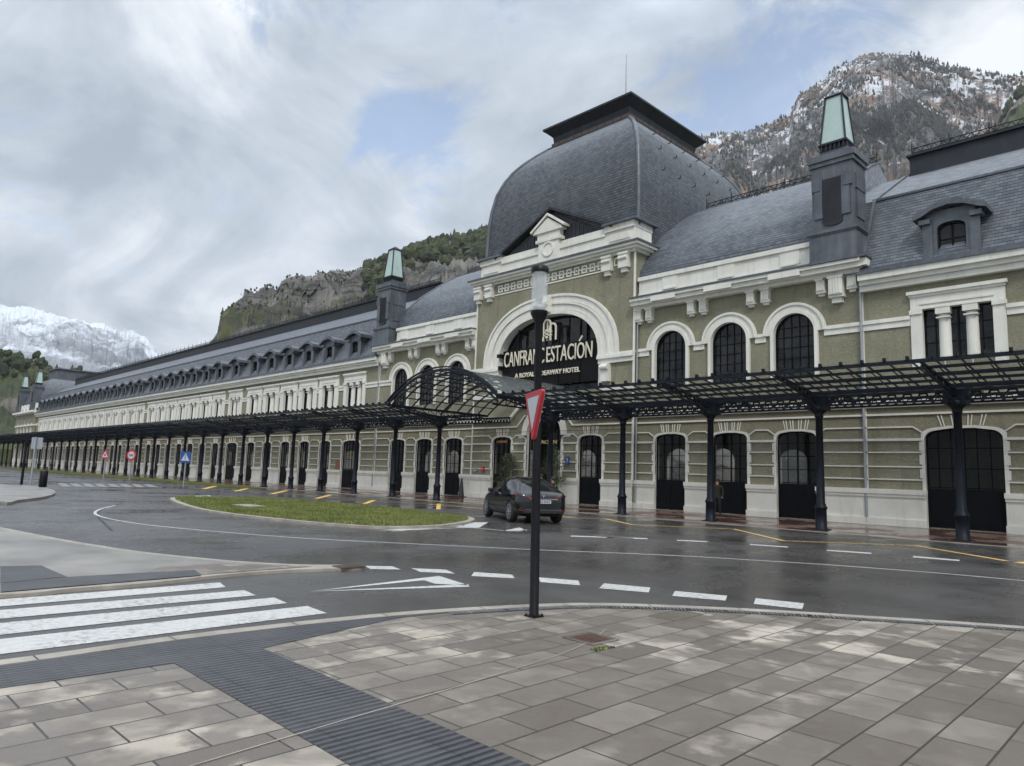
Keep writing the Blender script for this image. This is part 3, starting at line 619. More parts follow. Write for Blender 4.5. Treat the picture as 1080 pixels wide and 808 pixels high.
# frieze of square rings
fr=MB(); n=15
for k in range(n):
    x=-4.35+8.5*k/(n-1); y=BY-.05
    for a,b,c,d in ((-.2,.2,.32,.40),(-.2,.2,-.08,0),(-.2,-.12,0,.32),(.12,.2,0,.32)): fr.box(x+a,x+b,y,BY+.01,13.83+c,13.83+d)
    fr.box(x-.06,x+.06,y,BY+.01,13.93,14.05)
    if k<n-1: fr.box(x+.2,x+.41,y+.01,BY+.01,13.95,14.03)
fr.box(-4.9,4.4,BY-.04,BY+.01,13.58,13.66)
for x in (-5.85,5.35):
    for a,b,c,d in ((-.2,.2,.32,.40),(-.2,.2,-.08,0),(-.2,-.12,0,.32),(.12,.2,0,.32)): fr.box(x+a,x+b,BY-.05,BY+.01,13.83+c,13.83+d)
fr.build('frieze','white',ST)
# pediment with dark cladding and white aedicule
pe=MB(); pe.prismY([(-4.5,15.9),(4.5,15.9),(0,18.35)],BY+.25,1.6); po=pe.build('pediment','zincd',ST)
pr=MB()
for s in (-1,1): pr.bar((s*4.75,BY+.3,16.15),(0,BY+.3,18.6),.9,.16,(0,1,0)) if False else pr.add([(s*5.0,BY-.1,16.26),(0,BY-.1,18.62),(0,2.2,18.62),(s*5.0,2.2,16.26),(s*5.0,BY-.1,16.12),(0,BY-.1,18.46),(0,2.2,18.46),(s*5.0,2.2,16.12)],[(0,1,2,3),(4,7,6,5),(0,4,5,1),(3,2,6,7)])
for k in range(-13,14):
    x=k*.32; zt=18.3-abs(x)*2.45/4.5-.1
    if zt>15.95: pr.box(x-.015,x+.015,BY+.22,BY+.26,15.88,zt)
pr.build('pediment_flashing','zincd',po)
ae=MB(); yy=BY-.12
ae.box(-.85,.85,yy,BY+.3,15.0,16.35); ae.box(-1.05,1.05,yy-.08,BY+.3,16.35,16.55); ae.prismY([(-1.25,16.95),(1.25,16.95),(1.15,17.12),(0,17.85),(-1.15,17.12)],yy-.12,BY+.8)
ae.box(-.95,.95,yy-.02,BY+.7,16.55,16.95); ae.prismY([(-1.4,17.05),(0,18.0),(0,18.15),(-1.45,17.18)],yy-.2,BY+.8); ae.prismY([(1.4,17.05),(1.45,17.18),(0,18.15),(0,18.0)],yy-.2,BY+.8)
ae.stripY(arc(0,15.85,.5,.5,0,360,24),arc(0,15.85,.38,.38,0,360,24),yy-.06,yy+.01)
ae.build('aedicule','white',ST)
# --- roofs
rf=MB()
def mansard(a,b):
    P=[(-.4,10.86),(1.55,14.7),(6.0,17.3),(8.8,17.3),(13.25,14.7),(15.1,10.86)]; acc=0
    for (ya,za),(yb,zb_) in zip(P,P[1:]):
        d=math.hypot(yb-ya,zb_-za); rf.add([(a,ya,za),(b,ya,za),(b,yb,zb_),(a,yb,zb_)],[(0,1,2,3)],[[(a,acc),(b,acc),(b,acc+d),(a,acc+d)]]); acc+=d
    for x,fl in ((a,0),(b,1)): rf.add([(x,y,z) for y,z in P],[tuple(range(6))],[[(y,z) for y,z in P]])
mansard(17.0,RIGHT_END); mansard(LEFT_END,-17.0)
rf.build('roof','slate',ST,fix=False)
fl=MB()
for a,b in ((18.6,RIGHT_END),(LEFT_END,-18.6)):
    fl.bar((a,1.5,14.68),(b,1.5,14.68),.12,.10); fl.box(a,b,-.46,-.34,10.84,10.98)
for s in (-1,1): fl.bar((s*18.68,-.42,10.9),(s*18.68,1.5,14.75),.14,.08); fl.bar((s*18.68,1.5,14.72),(s*18.68,6,17.35),.14,.08)
fl.build('flashing','zinc',ST)
# barrel roofs of the central pavilion
PR=[(.1,12.65),(.25,13.3),(1.1,14.6),(2.55,15.96),(3.8,16.9),(5.06,17.8),(6.2,18.5),(7.4,19.06)]
def prof(t):
    k=t*(len(PR)-1); i=min(int(k),len(PR)-2); f=k-i; return (PR[i][0]+(PR[i+1][0]-PR[i][0])*f,PR[i][1]+(PR[i+1][1]-PR[i][1])*f)
acc=[0]
for (ya,za),(yb,zb_) in zip(PR,PR[1:]): acc.append(acc[-1]+math.hypot(yb-ya,zb_-za))
def plen(t):
    k=t*(len(PR)-1); i=min(int(k),len(PR)-2); return acc[i]+(acc[i+1]-acc[i])*(k-i)
for s in (-1,1):
    brf=MB()
    x0,x1=(5.0,17.0) if s>0 else (-17.0,-5.0)
    for bk in (0,1):
        brf.grid(lambda u,v:(x0+(x1-x0)*u,(14.8-prof(v)[0]) if bk else prof(v)[0],prof(v)[1]),1,28,lambda u,v:(x0+(x1-x0)*u,plen(v)),smooth=True,flip=bool(bk))
    pts=[prof(v/14) for v in range(15)]; pts=pts+[(14.8-y,z) for y,z in pts[::-1][1:]]; xe=s*16.995
    brf.add([(xe,y,z) for y,z in pts]+[(xe,14.7,10.8),(xe,.1,10.8)],[tuple(range(len(pts)+2))],[[(y,z) for y,z in pts]+[(14.7,10.8),(.1,10.8)]])
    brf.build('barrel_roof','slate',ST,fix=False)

for s in (-1,1):
    ed=MB()
    for k in range(14):
        a=prof(k/14);b=prof((k+1)/14)
        ed.bar((s*16.95,a[0],a[1]+.02),(s*16.95,b[0],b[1]+.02),.2,.07); 
    ed.box(*sorted((s*6.7,s*16.3)),.28,.45,12.5,12.78)
    ed.build('verge_flashing','zinc',ST)
# dome: square plan, convex profile
DP=[(0,12.0),(0,16.3),(.02,17.8),(.06,19.0),(.16,20.0),(.38,21.2),(.72,22.15),(1.15,22.95),(1.7,23.65),(2.3,24.25),(2.85,24.75)]
import bisect
da=[0]
for a,b in zip(DP,DP[1:]): da.append(da[-1]+math.hypot(b[0]-a[0],b[1]-a[1]))
def dprof(v):
    s_=v*da[-1]; i=min(max(bisect.bisect_right(da,s_)-1,0),len(DP)-2); f=(s_-da[i])/(da[i+1]-da[i])
    return (DP[i][0]+(DP[i+1][0]-DP[i][0])*f,DP[i][1]+(DP[i+1][1]-DP[i][1])*f,s_)
dm=MB(); DC=7.4; HX,HY=6.42,7.15
for q in range(4):
    def fn(u,v,q=q):
        t,z,_=dprof(v); hx,hy=HX-t,HY-t*1.0; a=2*u-1
        return [(a*hx,DC-hy,z),(hx,DC+a*hy,z),(-a*hx,DC+hy,z),(-hx,DC-a*hy,z)][q]
    def uf(u,v,q=q):
        t,z,s_=dprof(v); h=(HX,HY)[q%2]-t; return ((2*u-1)*h,s_)
    dm.grid(fn,1,44,uf,smooth=True)
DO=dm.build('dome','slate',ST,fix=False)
M_=26
for sx in (-1,1):
    for sy_ in (-1,1):
        hp=MB()
        for k in range(M_):
            a=dprof(.30+.7*k/M_);b=dprof(.30+.7*(k+1)/M_)
            hp.tube((sx*(HX-a[0]),DC+sy_*(HY-a[0]),a[1]),(sx*(HX-b[0]),DC+sy_*(HY-b[0]),b[1]),.13,.13,8)
        hp.build('hip_roll','zinc',DO)
for r_,zz in ((0,20.3),(1,21.9),(2,23.2)):
    for k in range(6): 
        y=DC-4.5+k*1.7+r_*.3; v=[p for p in DP if p[1]<=zz][-1]; x=HX-(.25,.75,1.4)[r_]
        hk=MB(); hk.bar((x,y,zz),(x+.28,y,zz+.02),.04); hk.bar((x+.26,y,zz),(x+.26,y,zz+.2),.04)
        hk.build('roof_hook','zincd',DO)
cu=MB(); cx2,cy2=3.4,4.1
cu.box(-cx2-.22,cx2+.22,DC-cy2-.22,DC+cy2+.22,24.72,24.86); cu.box(-cx2,cx2,DC-cy2,DC+cy2,24.86,25.2)
def ring(h0,h1,z0,z1):
    p=[(sx*(cx2+h0),DC+sy_*(cy2+h0),z0) for sx,sy_ in ((-1,-1),(1,-1),(1,1),(-1,1))]+[(sx*(cx2+h1),DC+sy_*(cy2+h1),z1) for sx,sy_ in ((-1,-1),(1,-1),(1,1),(-1,1))]
    cu.add(p,[(k,(k+1)%4,4+(k+1)%4,4+k) for k in range(4)]+[(3,2,1,0),(4,5,6,7)])
ring(-.12,-.06,25.2,25.7); ring(-.06,.42,25.7,26.15); ring(.48,.48,26.16,26.3)
cu.build('cupola_top','zincd',ST)
dn=MB()
for k in range(10): 
    for sy_ in (-1,1): dn.box(-cx2+.1+k*.68,-cx2+.7+k*.68,DC+sy_*cy2-.03,DC+sy_*cy2+.03,24.88,25.19)
for k in range(12):
    for sx in (-1,1): dn.box(sx*cx2-.03,sx*cx2+.03,DC-cy2+.1+k*.68,DC-cy2+.7+k*.68,24.88,25.19)
dn.build('cupola_frieze','brownf',ST)
mb=MB(); mb.tube((0,DC,26.2),(0,DC,32.6),.07,.03,8); mb.build('mast','steel',ST)
# ridge boxes with cresting
for a,b in ((18.9,RIGHT_END),(LEFT_END,-18.9)):
    rb=MB(); rb.box(a,b,6.0,8.8,17.25,18.28); rb.box(a-.12,b+.12,5.85,8.95,18.28,18.38); rb.box(a-.05,b+.05,5.93,8.87,17.2,17.4)
    rb.build('ridge_box','zincd',ST)
def cresting(a,b,y,z,parent):
    c=MB(); c.bar((a,y,z+.14),(b,y,z+.14),.035); c.bar((a,y,z+.38),(b,y,z+.38),.035); n=int((b-a)/1.6); 
    for k in range(n+1):
        x=a+(b-a)*k/n; c.bar((x,y,z),(x,y,z+.5),.04); c.tube((x,y,z+.5),(x,y,z+.78),.04,.005,5)
    m_=int((b-a)/.4)
    for k in range(m_): x=a+(b-a)*k/m_; c.bar((x,y,z+.14),(x+.2,y,z+.38),.03); c.bar((x+.2,y,z+.38),(x+.4,y,z+.14),.03)
    return c.build('cresting','iron',parent)
cresting(19,RIGHT_END,6.1,18.38,ST); cresting(LEFT_END,-19,6.1,18.38,ST); cresting(6.6,16.9,7.4,19.06,ST); cresting(-16.9,-6.6,7.4,19.06,ST)
# --- dormers
dw,dz0,dz1=1.1,11.2,12.25
fm=MB(); 
wall_open(fm,fm,-.88,.88,10.98,12.95,[(0,1.02,11.2,12.12,12.42,'ell')],0,.3)
for s in (-1,1):
    xs=s*.88; fm.add([(xs,0,10.98),(xs,1.05,12.95),(xs,0,12.95)],[(0,1,2)]); fm.box(*sorted((s*.66,s*1.02)),-.06,.0,11.0,12.5); fm.box(*sorted((s*.7,s*1.12)),-.2,.3,12.42,12.62)
    fm.add([(s*1.02,-.03,10.95),(s*1.28,0.1,10.95),(s*1.28,.75,12.3),(s*1.02,.8,12.6)],[(0,1,2,3)])
fm.add([(-.88,.3,11.0),(.88,.3,11.0),(.88,.3,12.9),(-.88,.3,12.9)],[])
hood=[(-1.3,12.62),(-1.0,12.72),(-.55,12.95),(0,13.05),(.55,12.95),(1.0,12.72),(1.3,12.62)]
fm.prismY([(x,z+.16) for x,z in hood]+[(x,z) for x,z in hood[::-1]],-.32,1.0)
fm.prismY([(x*.95,z+.28) for x,z in hood]+[(x*.95,z+.161) for x,z in hood[::-1]],-.24,1.15)
fo,pa=pane_mesh('w',1.0,11.2,12.12,12.40,'ell',2,[11.75],y=.2)
dps=[x for x,k in GP]
d0=None
for x in dps:
    if d0 is None:
        d0=fm.build('dormer','zinc',ST,loc=(x,-.28,0)); w0=fo.build('window','frame',d0); p0=pa.build('pane','window',w0)
    else:
        d=dup(d0,(x,-.28,0),ST); w1=dup(w0,None,d); dup(p0,None,w1)
# --- windows and doors (frame = part, pane = sub-part)
def place(name,mats,xs,y,parts,proto={}):
    f,p,sur=parts; first=None
    for x in xs:
        if first is None:
            a=f.build(name,'frame',ST,loc=(x,y,0)); b=p.build('pane','doorglass' if 'door' in name else 'window',a); c=sur.build('surround','white',a) if sur else None; first=(a,b,c)
        else:
            a=dup(first[0],(x,y,0),ST); dup(first[1],None,a)
            if first[2]: dup(first[2],None,a)
bars=[1.75,2.35,2.95,3.5]
fl_=MB(); fl_.box(LEFT_END,RIGHT_END,.36,14.45,-.05,.14); fl_.box(LEFT_END,RIGHT_END,.36,14.45,4.95,5.1); fl_.build('interior_floor','brownf',ST)
fD,pD=pane_mesh('d',DW,.155,3.8,4.08,'cam',4,bars,1.7); place('door',0,[x for x,k in GP if k=='D'],.14,(fD,pD,None))
fT,pT=pane_mesh('d',TW,.155,3.72,4.08,'cam',6,[1.75,2.5,3.3],1.7); place('door',0,[x for x,k in GP if k=='T'],.14,(fT,pT,None))
fP,pP=pane_mesh('d',1.84,.155,3.8,4.08,'cam',4,[1.75,2.35,2.95,3.55],1.7); place('door',0,pav,.14,(fP,pP,None))
fB,pB=pane_mesh('d',1.7,.155,3.8,4.08,'cam',4,bars,1.7); place('door',0,[-3.66,3.66],-.11,(fB,pB,None))
fM,pM=pane_mesh('d',2.85,.155,4.15,5.55,'arc',6,[3.05,4.15],None); place('entrance_door',0,[0],-.02,(fM,pM,None))
fA,pA=pane_mesh('w',1.92,6.6,8.64,9.57,'arc',5,[7.0,7.5,8.0,8.5,8.95])
su=MB()
for ro,ri,p_ in ((1.48,1.36,.17),(1.36,1.12,.11),(1.12,.96,.15)): su.stripY([(ro,6.6)]+arc(0,8.64,ro,ro*.965,0,180,24)+[(-ro,6.6)] if ro<1.2 else arc(0,8.64,ro,ro*.965,0,180,24),[(ri,6.6)]+arc(0,8.64,ri,ri*.97,0,180,24)+[(-ri,6.6)] if ro<1.2 else arc(0,8.64,ri,ri*.965,0,180,24),-p_-.14,-.12)
place('window',0,pav,.14,(fA,pA,su))
def sur(w,nsl):
    s_=MB(); y=-.14
    for k in (-1,1): s_.box(*sorted((k*w/2,k*1.66)),y-.07,y+.02,6.6,9.0); s_.box(*sorted((k*(w/2-.02),k*1.70)),y-.13,y+.03,8.80,8.98)
    s_.box(-1.66,1.66,y-.072,y+.021,8.98,9.62); s_.box(-1.76,1.76,y-.2,y+.022,9.62,9.76); s_.box(-1.7,1.7,y-.13,y+.0,9.52,9.62); s_.box(-1.3,1.3,y-.11,y-.05,9.18,9.25); s_.box(-1.5,1.5,y-.12,y-.05,8.98,9.04)
    if nsl==3: cs=(-.48,.48); r=.225
    else: cs=(0,); r=.27
    for c in cs: s_.tube((c,y+.22,6.6),(c,y+.22,8.70),r,r*.95,14); s_.box(c-r-.04,c+r+.04,y-.1,y+.34,8.72,8.98); s_.box(c-r-.02,c+r+.02,y-.08,y+.32,8.55,8.60)
    return s_
f3,p3=pane_mesh('w',2.46,6.9,8.98,8.98,'sq',6,[7.6,8.3],y=.08); place('window',0,[x for x,k in GP if k=='T'],.14,(f3,p3,sur(2.46,3)))
f2,p2=pane_mesh('w',1.95,6.9,8.98,8.98,'sq',4,[7.6,8.3],y=.08); place('window',0,[x for x,k in GP if k=='D'],.14,(f2,p2,sur(1.95,2)))
fg,pg=pane_mesh('w',8.35,6.9,8.7,11.58,'ell',6,[8.6],fr=.12); place('great_window',0,[0],.28,(fg,pg,None))
# drain pipes and roof lanterns (square dark towers with pale glass)
dp=MB()
for x in (18.5,-18.5,6.72,-6.72): dp.tube((x,-.12,.2),(x,-.12,10.8),.055,.055,8)
dp.build('downpipe','signgrey',ST)
def tower(x,y,sc_=1.0,wd=1.0):
    t=MB(); w=wd
    def bx(hw,y0,y1,z0,z1): t.box(-hw*w,hw*w,y0,y1,z0,z1)
    bx(1.03,0,1.75,11.5,12.85); bx(1.12,-.09,1.84,12.85,12.98); bx(1.07,-.04,1.79,12.78,12.85); bx(1.05,-.02,1.77,11.48,11.66)
    bx(.90,.1,1.6,12.98,16.05); bx(.98,.02,1.7,16.05,16.25); bx(1.05,-.05,1.77,16.25,16.55); bx(.70,.28,1.45,16.55,16.66)
    bx(.62,.36,1.38,16.66,16.85)
    for k in (-1,1): t.box(*sorted((k*.42*w,k*.78*w)),.03,.12,13.6,15.55); t.box(*sorted((k*.5*w,k*.88*w)),.0,.11,14.9,15.5)
    t.box(.88*w,.95*w,.45,1.3,13.5,15.4); t.box(.9*w,.98*w,.35,1.4,14.8,15.5)
    o=t.build('lantern_tower','zinc',ST,loc=(x,y,0))
    v=MB(); v.box(-.44*w,.44*w,.04,.1,13.35,15.4)
    for k in range(9): v.box((-.4+.1*k-.012)*w,(-.4+.1*k+.012)*w,.02,.05,13.38,15.38)
    v.prismY(arc(0,13.35,.44*w,.16,180,360,10),.04,.1); v.build('louvre','zincd',o)
    g=MB(); b_=.54; tp=.34; zb_,zt=17.2,19.5
    c=lambda h,z:[(sx*h*w,.87+sy_*h,z) for sx,sy_ in ((-1,-1),(1,-1),(1,1),(-1,1))]
    g.add(c(b_,zb_)+c(tp,zt),[(k,(k+1)%4,4+(k+1)%4,4+k) for k in range(4)]+[(3,2,1,0),(4,5,6,7)]); g.build('lantern_glass','green',o)
    f=MB()
    for k in range(4): f.bar(c(b_+.02,zb_)[k],c(tp+.02,zt)[k],.07); f.bar(c(b_+.02,zb_)[k],c(b_+.02,zb_)[(k+1)%4],.07); f.bar(c(tp+.02,zt)[k],c(tp+.02,zt)[(k+1)%4],.06)
    f.add(c(tp+.09,zt+.02)+[(0,.87,zt+.36)],[(0,1,4),(1,2,4),(2,3,4),(3,0,4),(3,2,1,0)])
    for k in range(4):
        for j in range(6):
            A=Vector(c(.58,16.85)[k]); B=Vector(c(.58,16.85)[(k+1)%4]); p=A.lerp(B,(j+.5)/6); f.box(p.x-.03,p.x+.03,p.y-.03,p.y+.03,16.85,17.12)
    f.add(c(.64,17.12)+c(.64,17.2),[(k,(k+1)%4,4+(k+1)%4,4+k) for k in range(4)]+[(3,2,1,0),(4,5,6,7)])
    f.add(c(.5,16.85)+c(.5,17.12),[(k,(k+1)%4,4+(k+1)%4,4+k) for k in range(4)])
    f.build('lantern_frame','zincd',o); return o
tower(17.6,-.72); tower(-17.6,-.72)
# --- far end pavilion
e=MB(); er=[]; ew=MB()
ex0,ex1=-160,LEFT_END
eops=[(x,1.9,.155,3.8,4.08,'cam') for x in (-157,-153.7,-150.5,-147.2,-144)]; eup=[(x,1.86,6.6,8.64,9.57,'arc') for x in (-157,-153.7,-150.5,-147.2,-144)]
wall_open(e,er,ex0,ex1-.02,0,6,eops,-.3); wall_open(e,er,ex0,ex1-.02,6,12,eup,-.3)
e.add([(ex1-.02,-.3,0),(ex1-.02,-.05,0),(ex1-.02,-.05,12),(ex1-.02,-.3,12)],[(0,1,2,3)]); e.add([(ex1-.02,-.3,10),(ex1-.02,15,10),(ex1-.02,15,12),(ex1-.02,-.3,12)],[(0,1,2,3)]); e.add([(ex0,-.3,0),(ex0,15,0),(ex0,15,12),(ex0,-.3,12)],[(0,1,2,3)])
e.build('wall','stucco',ST,fix=False); 
for r_ in er: r_.build('reveal','white',ST)
for z0,z1,p in ((10.9,11.1,.3),(11.1,11.5,.7),(8.4,8.7,.1),(5.0,5.3,.18),(.1,1.6,.1)): ew.box(ex0-p,ex1,-.3-p,0,z0,z1)
for x in (-158.5,-155.3,-152,-148.8,-145.6,-142): ew.box(x-.8,x+.8,-.4,0,11.5,13.0)
ew.build('cornice','white',ST)
es=MB()
for q in range(4):
    def fn(u,v,q=q):
        t=9.5*(1-math.cos(v*PI/2))*.62; z=11.6+7.2*math.sin(v*PI/2); hx,hy=9.3-t,7.3-t*.6; a=2*u-1; c=-150.5
        return [(c+a*hx,DC-hy,z),(c+hx,DC+a*hy,z),(c-a*hx,DC+hy,z),(c-hx,DC-a*hy,z)][q]
    es.grid(fn,1,14,lambda u,v:(u*14,v*9),smooth=True)
es.build('dome','slate',ST,fix=False)
e2=MB(); e2.box(-154.5,-146.5,DC-3.6,DC+3.6,18.6,21.0); e2.box(-154.9,-146.1,DC-4,DC+4,20.9,21.15); e2.box(-150,-149,DC-.5,DC+.5,21.1,21.5); e2.build('cupola_top','zinc',ST)
tower(-143.2,-.9,1,1.25); tower(-156.8,-.9,1,1.25)
# ================================================================ CANOPY
SP=4.618
CN=empty('platform_canopy',(XC,27.346,0),'long navy iron and glass canopy on slim columns along the station front','canopy')
YF,YB,ZF,ZM,ZB=-3.75,3.6,5.45,4.98,5.42
def zc(y): return ZM+(ZF-ZM)*(y/YF) if y<0 else ZM+(ZB-ZM)*(y/YB)
cm=MB(); cm.lathe((0,0,0),[(.27,.0),(.27,.06),(.21,.09),(.20,.78),(.23,.80),(.235,.86),(.19,.90),(.19,.95),(.155,1.0),(.125,4.22),(.16,4.24),(.16,4.30),(.14,4.32),(.22,4.42),(.30,4.48),(.31,4.60),(.24,4.66)],14)
cm.box(-.27,.27,-.27,.27,.0,.05)
cm.box(-.30,.30,-.26,.26,4.60,5.0); 
for k in (-1,1):
    cm.bar((k*.3,0,4.66),(k*.62,0,4.98),.07,.1,(0,1,0)); cm.box(*sorted((k*.18,k*.33)),-.30,.30,4.50,4.72)
tr=MB()   # lattice girder between two columns, local x 0..SP
def lattice(mb,x0,x1,y,z0,z1,n,t=.055):
    mb.box(x0,x1,y-.06,y+.06,z0-.035,z0+.035); mb.box(x0,x1,y-.08,y+.08,z1-.05,z1+.05); d=(x1-x0)/n
    for k in range(n):
        a=x0+k*d; mb.bar((a,y,z0),(a+d*.3,y,(z0+z1)/2+.02),t,t); mb.bar((a+d*.3,y,(z0+z1)/2+.02),(a+d*.42,y,z1),t,t); mb.bar((a+d*.42,y,z1-.06),(a+d*.72,y,z1-.06),t,t); mb.bar((a+d*.72,y,z1),(a+d*.84,y,(z0+z1)/2+.02),t,t); mb.bar((a+d*.84,y,(z0+z1)/2+.02),(a+d,y,z0),t,t)
        mb.box(a+d*.0-.05,a+.05,y-.045,y+.045,z0,z0+.16)
lattice(tr,.28,SP-.28,0,4.68,5.0,8)
tr2=MB(); lattice(tr2,0,SP,3.45,4.95,5.22,14,.035)
ar=MB()  # cantilever arms at a column
def arm(mb,y1,z1):
    s_=1 if y1>0 else -1
    mb.bar((0,0,5.02),(0,y1,z1+.02),.09,.07); mb.bar((0,0,4.74),(0,y1*.97,z1-.10),.07,.06)
    for k in range(1,11):
        f=k/11; mb.bar((0,y1*f,5.02+(z1-5.02)*f),(0,y1*(f-.04),4.74+(z1-.1-4.74)*f),.05,.04)
    mb.bar((0,s_*.25,4.5),(0,y1*.34,4.86),.06,.08)
arm(ar,YF,ZF); arm(ar,YB,ZB)
pu=MB(); 
ys=[YF,-3.0,-2.2,-1.4,-.7,.7,1.5,2.3,3.1,YB]
for y in ys: 
    big=y in(YF,YB); pu.box(0,SP,y-(.035 if not big else .06),y+(.035 if not big else .06),zc(y)-.02,zc(y)+(.07 if not big else .09))
for y in (-2.6,-1.05): pu.box(0,SP,y-.03,y+.03,zc(y)-.16,zc(y)-.10)
nr=7
for k in range(nr):
    x=SP*(k+.5)/nr; pu.bar((x,YF-.10,zc(YF)+.12),(x,0,ZM+.12),.035,.05); pu.bar((x,0,ZM+.12),(x,YB,zc(YB)+.12),.035,.05); pu.box(x-.04,x+.04,YF-.14,YF-.02,zc(YF)+.08,zc(YF)+.19)
    pu.bar((x,-3.0,zc(-3)-.02),(x,-1.4,zc(-1.4)-.12),.03,.03)
gp=MB()
for k in range(nr):
    for y0,y1 in ((YF+.05,-2.2),(-2.15,-.1)):
        if (k*7+int(y0*3))%9==4: continue
        a,b=SP*(k)/nr+.02,SP*(k+1)/nr-.02; gp.add([(a,y0,zc(y0)+.155),(b,y0,zc(y0)+.155),(b,y1,zc(y1)+.155),(a,y1,zc(y1)+.155)],[(0,1,2,3)])
    a,b=SP*(k)/nr+.02,SP*(k+1)/nr-.02; gp.add([(a,.1,zc(.1)+.155),(b,.1,zc(.1)+.155),(b,YB,zc(YB)+.155),(a,YB,zc(YB)+.155)],[(0,1,2,3)])
FIRST=-34; LAST=8
P0={}
def cpy(name,mb,mat,x):
    if name in P0: return dup(P0[name],(x,0,0),CN)
    P0[name]=mb.build(name,mat,CN,loc=(x,0,0)); return P0[name]
for i in range(FIRST,LAST+1):
    if i!=0: cpy('column',cm,'iron',i*SP); cpy('cantilever_arm',ar,'iron',i*SP)
    if i<LAST and i not in (-1,0): cpy('girder',tr,'iron',i*SP); cpy('rear_girder',tr2,'iron',i*SP); cpy('roof_grid',pu,'iron',i*SP); cpy('glass_roof',gp,'cglass',i*SP)
# entrance vault across the two centre bays
vt=MB(); HWV=SP; VH=1.62; YV0,YV1=YF-.15,3.9
def vz(x,rise=VH): 
    r=(HWV*HWV+rise*rise)/(2*rise); return math.sqrt(max(r*r-x*x,0))-(r-rise)
def arcrib(mb,y,r0=0,w=.07,h=.09,dz=0,hw=HWV,rise=VH,n=26):
    P=[(hw*(2*k/n-1)) for k in range(n+1)]
    for a,b in zip(P,P[1:]): mb.bar((a,y,5.45+dz+vz(a*HWV/hw,rise)),(b,y,5.45+dz+vz(b*HWV/hw,rise)),h,w,(0,1,0))
nv=9
for k in range(nv+1):
    y=YV0+(YV1-YV0)*k/nv; big=(k==0)
    arcrib(vt,y,w=.10 if big else .06,h=.13 if big else .08)
    if big: arcrib(vt,y+.05,dz=-.30,w=.08,h=.08); arcrib(vt,y-.05,dz=.16,w=.12,h=.06)
n=18
for k in range(1,n): 
    x=HWV*(2*k/n-1); vt.bar((x,YV0,5.45+vz(x)+.06),(x,YV1,5.45+vz(x)+.06),.055)
    if k%1==0: vt.bar((x,YV0+.03,5.45+vz(x)),(x+.1,YV0+.03,5.16+vz(x+.1)),.04)
for y in (YV0,): vt.bar((-HWV,y,5.42),(-HWV,YV1,5.42),.14); vt.bar((HWV,y,5.42),(HWV,YV1,5.42),.14)
# valley lattice down to the columns
for s in (-1,1):
    for k in range(12):
        y=YV0+k*.6; vt.bar((s*HWV,y,5.42),(s*HWV*.93,y+.3,5.05),.05); vt.bar((s*HWV*.93,y+.3,5.05),(s*HWV,y+.6,5.42),.05)
    vt.bar((s*HWV*.93,YV0,5.05),(s*HWV*.93,YV1,5.05),.07)
arcrib(vt,0,dz=-.28,w=.08,h=.08)
vt.build('vault','iron',CN)
vg_=MB(); 
vg_.grid(lambda u,v:(HWV*(2*u-1),YV0+.1+(YV1-YV0-.1)*v,5.60+vz(HWV*(2*u-1))),18,6,smooth=True); vg_.build('vault_glass','cglass',CN)
for a_,b_ in ((-SP-.1,-2.2),(2.2,SP+.1)): bt=MB(); lattice(bt,a_,b_,3.6,4.95,5.22,9,.04); bt.build('rear_girder','iron',CN)
# ================================================================ HOTEL SIGN
SG=empty('hotel_sign',(XC,32,0),'black sign panel with cream lettering inside the great arch','sign')
def text(s,x0,x1,z0,z1,y,mat,parent,name='lettering',dep=.03,off=0,rot=PI/2,xr=1):
    cu_=bpy.data.curves.new(name,'FONT'); cu_.body=s; cu_.extrude=dep; cu_.offset=off; cu_.size=1; cu_.resolution_u=3
    o=bpy.data.objects.new(name,cu_); col.objects.link(o); dg_=bpy.context.evaluated_depsgraph_get(); me=bpy.data.meshes.new_from_object(o.evaluated_get(dg_)); bpy.data.objects.remove(o); bpy.data.curves.remove(cu_)
    xs=[v.co.x for v in me.vertices]; zs=[v.co.y for v in me.vertices]; a,b,c,d=min(xs),max(xs),min(zs),max(zs)
    for v in me.vertices: v.co=(x0+(v.co.x-a)/(b-a)*(x1-x0), y-v.co.z, z0+(v.co.y-c)/(d-c)*(z1-z0))
    me.name=name; me.materials.clear(); me.materials.append(MT[mat]); o=bpy.data.objects.new(name,me); col.objects.link(o); o.parent=parent; return o
pn=MB(); pn.box(-4.0,3.98,-.12,-.04,7.25,9.72); pn.box(-4.03,4.0,-.14,-.02,8.44,8.50)
for x in (-2.6,-.9,.9,2.6): pn.box(x-.04,x+.04,-.16,-.0,7.25,11.0)
for z in (8.6,9.4): pn.box(-4.3,-3.95,-.42,-.02,z-.12,z+.12)
pn.build('sign_panel','panel',SG)
text('CANFRANC',-3.78,-.22,8.62,9.60,-.22,'letter',SG,off=-.002); text('ESTACION',.0,3.62,8.62,9.60,-.22,'letter',SG,off=-.002)
ac=MB(); ac.bar((2.62,-.22,9.68),(2.85,-.22,9.98),.09,.06,(0,1,0)); ac.build('accent','letter',SG)
text('A ROYAL HIDEAWAY HOTEL',-2.74,2.70,7.84,8.14,-.22,'letter',SG,off=.015)
em=MB(); yE=-.24
def st(pts,t=.10):
    for a,b in zip(pts,pts[1:]): em.bar((a[0],yE,a[1]),(b[0],yE,b[1]),.06,t,(0,1,0)) if False else em.bar((a[0],yE,a[1]),(b[0],yE,b[1]),t,.06,(0,1,0))
A1=arc(0,10.95,.30,.36,0,180,14)
em.stripY([(.36,9.98)]+arc(0,10.95,.36,.42,0,180,14)+[(-.36,9.98)],[(.25,9.98)]+arc(0,10.95,.25,.31,0,180,14)+[(-.25,9.98)],yE-.04,yE+.03)
